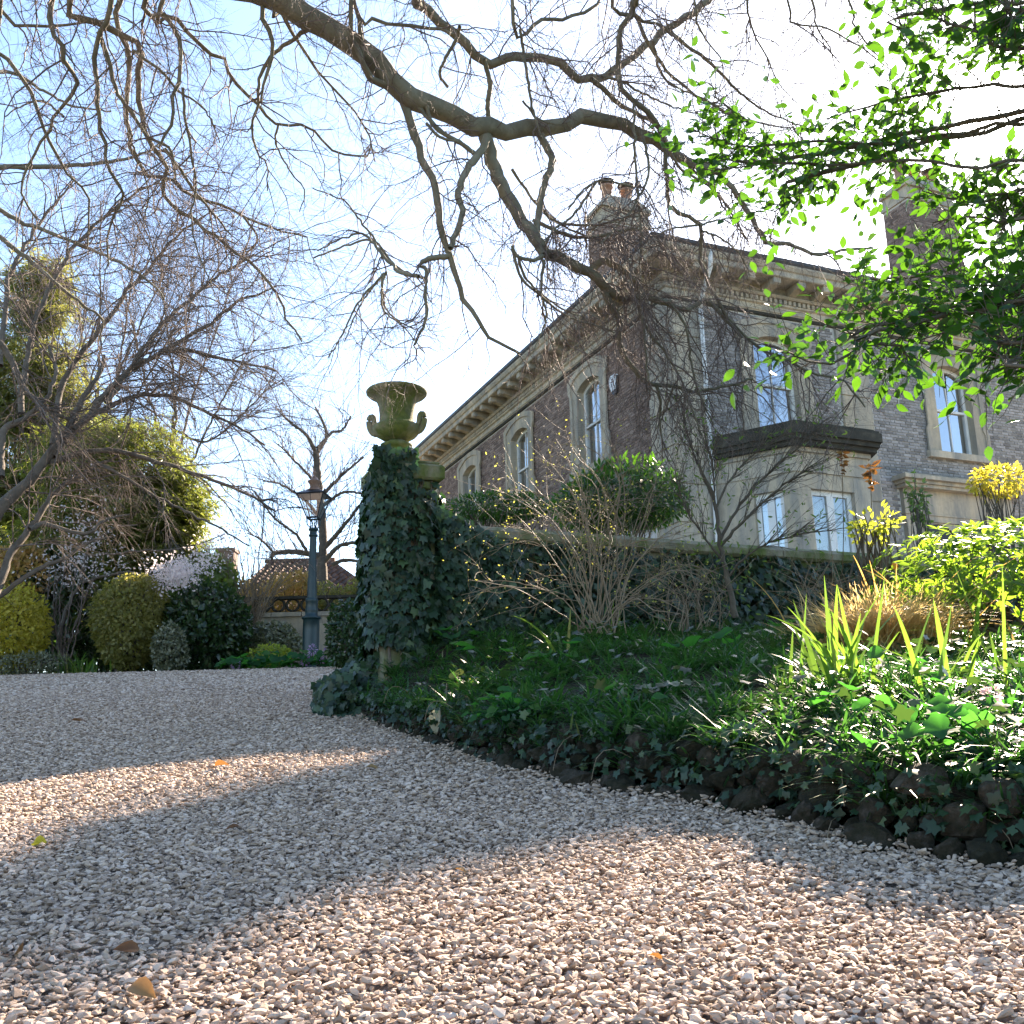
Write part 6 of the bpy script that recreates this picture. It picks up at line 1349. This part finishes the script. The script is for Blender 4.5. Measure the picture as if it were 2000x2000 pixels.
# reddish dry stems left of the grass and by the wall
for nm, lb, xs_, Y, mt in (('dry_stems', 'brown dry upright stems left of the golden grass', (1520, 1620), 7.6, 'tan_stem'), ('dry_stems', 'tangle of thin dry stems under the terrace wall left of the sapling', (1260, 1370), 8.4, 'tan_stem')):
    b0 = on_bed((xs_[0] + xs_[1]) / 2, 1180); r_ = empty(nm, lb, 'stems', tuple(b0)); S = []
    for _ in range(26):
        x = RNG.uniform(*xs_); S.append(stems_tracks([(x, 1190), (x + RNG.normal() * 25, 1125), (x + RNG.normal() * 65, 1030 + RNG.random() * 90)], Y + RNG.normal() * .2, Y + RNG.normal() * .25, 1.1, .5, 8))
    sP, sR = sprout(S, 160, (.1, .4), 5, (.0015, .0025), out=.7, along=.6, wander=.2)
    V, Q = lines_mesh(S, 4); obj('stems', raw_mesh('stems', V, Q, True), M[mt], r_); join_tubes('twigs', [(sP, sR, 3)], M[mt], r_)['kind'] = 'stuff'
# little golden shrub on the terrace and a dark climber on the door case
shrub_at('golden_shrub', 'small yellow leaved shrub standing in front of the door hood at the right edge', (1880, 908), 105, 62, 12.5, 520, TINY, .075, M['golden'], 160, 1.75, .35)
shrub_at('climber', 'thin dark climber growing up the pale door case', (1735, 945), 46, 120, 15.0, 130, OVAL, .10, M['small_green'], 130, 1.75, .15, shell=(.1, 1.0))
# two dried seed heads on tall stalks
for x, y, lb in ((1588, 848, 'dried seed head on a tall thin stalk left of the larger one before the bay'), (1642, 876, 'larger dried orange brown seed head on a tall stalk before the bay corner')):
    tp_ = at9(x, y, 7.9); ft = on_bed(x - 12, 1170); r_ = empty('seed_head', lb, 'seed head', tuple(ft), 'dried seed heads in front of the bay')
    L_ = smooth_line([ft, (ft + tp_) / 2 + np.array([.04, 0, 0]), tp_], 14); V, Q = tubes(L_[None], np.linspace(.005, .003, 14)[None], 5); obj('stalk', raw_mesh('stalk', V, Q, True), M['tan_stem'], r_)
    n = 34; tz = RNG.random(n); p = tp_ - UP * (tz * .20)[:, None]; d = rand_dirs(n) * np.array([1, 1, .3])
    obj('seeds', leaf_mesh('seeds', TINY, p, unit(d + UP * -.2), rand_dirs(n), (.035 + .05 * (1 - tz)) * (1.2 if x > 1600 else .8)), M['fallen'], r_)

# ------------------------------------------------------------------ evergreen tree hanging in from the right
ev = empty('evergreen_tree', 'glossy leaved evergreen tree hanging in from the upper right in front of the sun', 'tree', (6.0, 4.9, 0.45))
eb = np.array(ev.location)
tk = smooth_line([eb - UP * .4, eb + np.array([-.1, .1, 1.5]), eb + np.array([-.3, .3, 3.2]), eb + np.array([-.5, .4, 5.2])], 16)
V, Q = tubes(tk[None], np.linspace(.2, .08, 16)[None], 10); obj('trunk', raw_mesh('trunk', V, Q, True), M['grey_bark'], ev)
EV = [([(1960, 230), (1800, 250), (1650, 270), (1500, 265), (1400, 280), (1310, 245)], 5.4, 6.0), ([(1980, 300), (1820, 310), (1700, 300), (1580, 310), (1460, 310), (1350, 320)], 5.2, 5.9), ([(1980, 90), (1850, 60), (1760, 30), (1700, -20)], 5.0, 5.4), ([(1980, 160), (1860, 160), (1750, 175), (1640, 200), (1560, 225)], 5.1, 5.6),
 ([(1990, 400), (1900, 420), (1830, 410), (1760, 420)], 5.3, 5.8), ([(2000, 560), (1900, 570), (1800, 590), (1700, 600), (1610, 570)], 5.0, 5.7), ([(2000, 520), (1880, 530), (1780, 520), (1680, 525), (1590, 530)], 5.2, 5.9), ([(1990, 640), (1900, 640), (1830, 620), (1740, 640)], 4.7, 5.2), ([(1700, 600), (1640, 640), (1560, 690), (1480, 660)], 5.4, 5.2), ([(1980, 350), (1900, 370), (1820, 380), (1740, 360)], 5.4, 5.9), ([(1980, 20), (1900, 10), (1840, -30)], 4.8, 5.2), ([(1470, 300), (1420, 240), (1370, 200), (1345, 180)], 5.9, 5.9), ([(1560, 320), (1500, 370), (1460, 400)], 5.8, 5.9), ([(1990, 690), (1930, 680), (1890, 690)], 4.6, 4.8), ([(1760, 20), (1710, 60), (1690, 20)], 5.3, 5.4), ([(1700, 610), (1720, 660), (1715, 690)], 5.2, 5.2)]
EVL = []
for pp, d0, d1 in EV:
    q0 = at9(pp[0][0], pp[0][1], d0); j = tk[np.argmin(np.linalg.norm(tk - q0, axis=1))]
    EVL.append(trace(pp, d0, d1, 5, 1.6, 1 / K, k=28, pre=np.array([j])))
for q in EVL:
    V, Q = tubes(q[0][None], q[1][None], 7); obj('branch', raw_mesh('branch', V, Q, True), M['grey_bark'], ev)
e1P, e1R = sprout(EVL, 1700, (.18, .55), 7, (.003, .005), out=.7, along=.55, bias=(0, 0, 0), wander=.16, gravity=.02, tmin=.12)
# twigs of the fuller crown over the right edge and out of view
e2P, e2R = sprout([EVL[i] for i in (2, 3, 9, 4, 5, 6, 7, 10)], 1150, (.2, .6), 7, (.003, .005), out=.9, along=.4, bias=(.1, 0, 0), wander=.16, tmin=.05, tmax=.9)
e1P = np.concatenate([e1P, e2P]); e1R = np.concatenate([e1R, e2R])
far_ = np.clip((e1P[:, 0, 1] - 5.0) / 3.5, 0, 1); e1P = e1P[:, :1] + (e1P - e1P[:, :1]) * (1 + .35 * far_)[:, None, None]
join_tubes('twigs', [(e1P, e1R, 4)], M['grey_bark'], ev)['kind'] = 'stuff'
lp = []; lf = []; lu = []
for P_ in e1P:
    for j in range(2, 7):
        if RNG.random() < .72:
            t_ = unit(P_[j] - P_[j - 1]); sd = unit(np.cross(t_, UP + RNG.normal(size=3) * .4)) * (1 if j % 2 else -1)
            lp.append(P_[j]); lf.append(unit(t_ * (.5 if j < 6 else 1.2) + sd * .9 + RNG.normal(size=3) * .3 - UP * .2)); lu.append(unit(UP * .8 + RNG.normal(size=3) * .8))
lp = np.array(lp); lf = np.array(lf); lu = np.array(lu)
gap = (unit(lp) @ SUN) > np.cos(np.radians(1.6 + 1.4 * RNG.random(len(lp))))        # the sun finds a gap in the leaves
lp, lf, lu = lp[~gap], lf[~gap], lu[~gap]
leaf_parts(ev, OVAL, M['camellia'], lp, lf, lu, RNG.uniform(.06, .105, len(lp)))
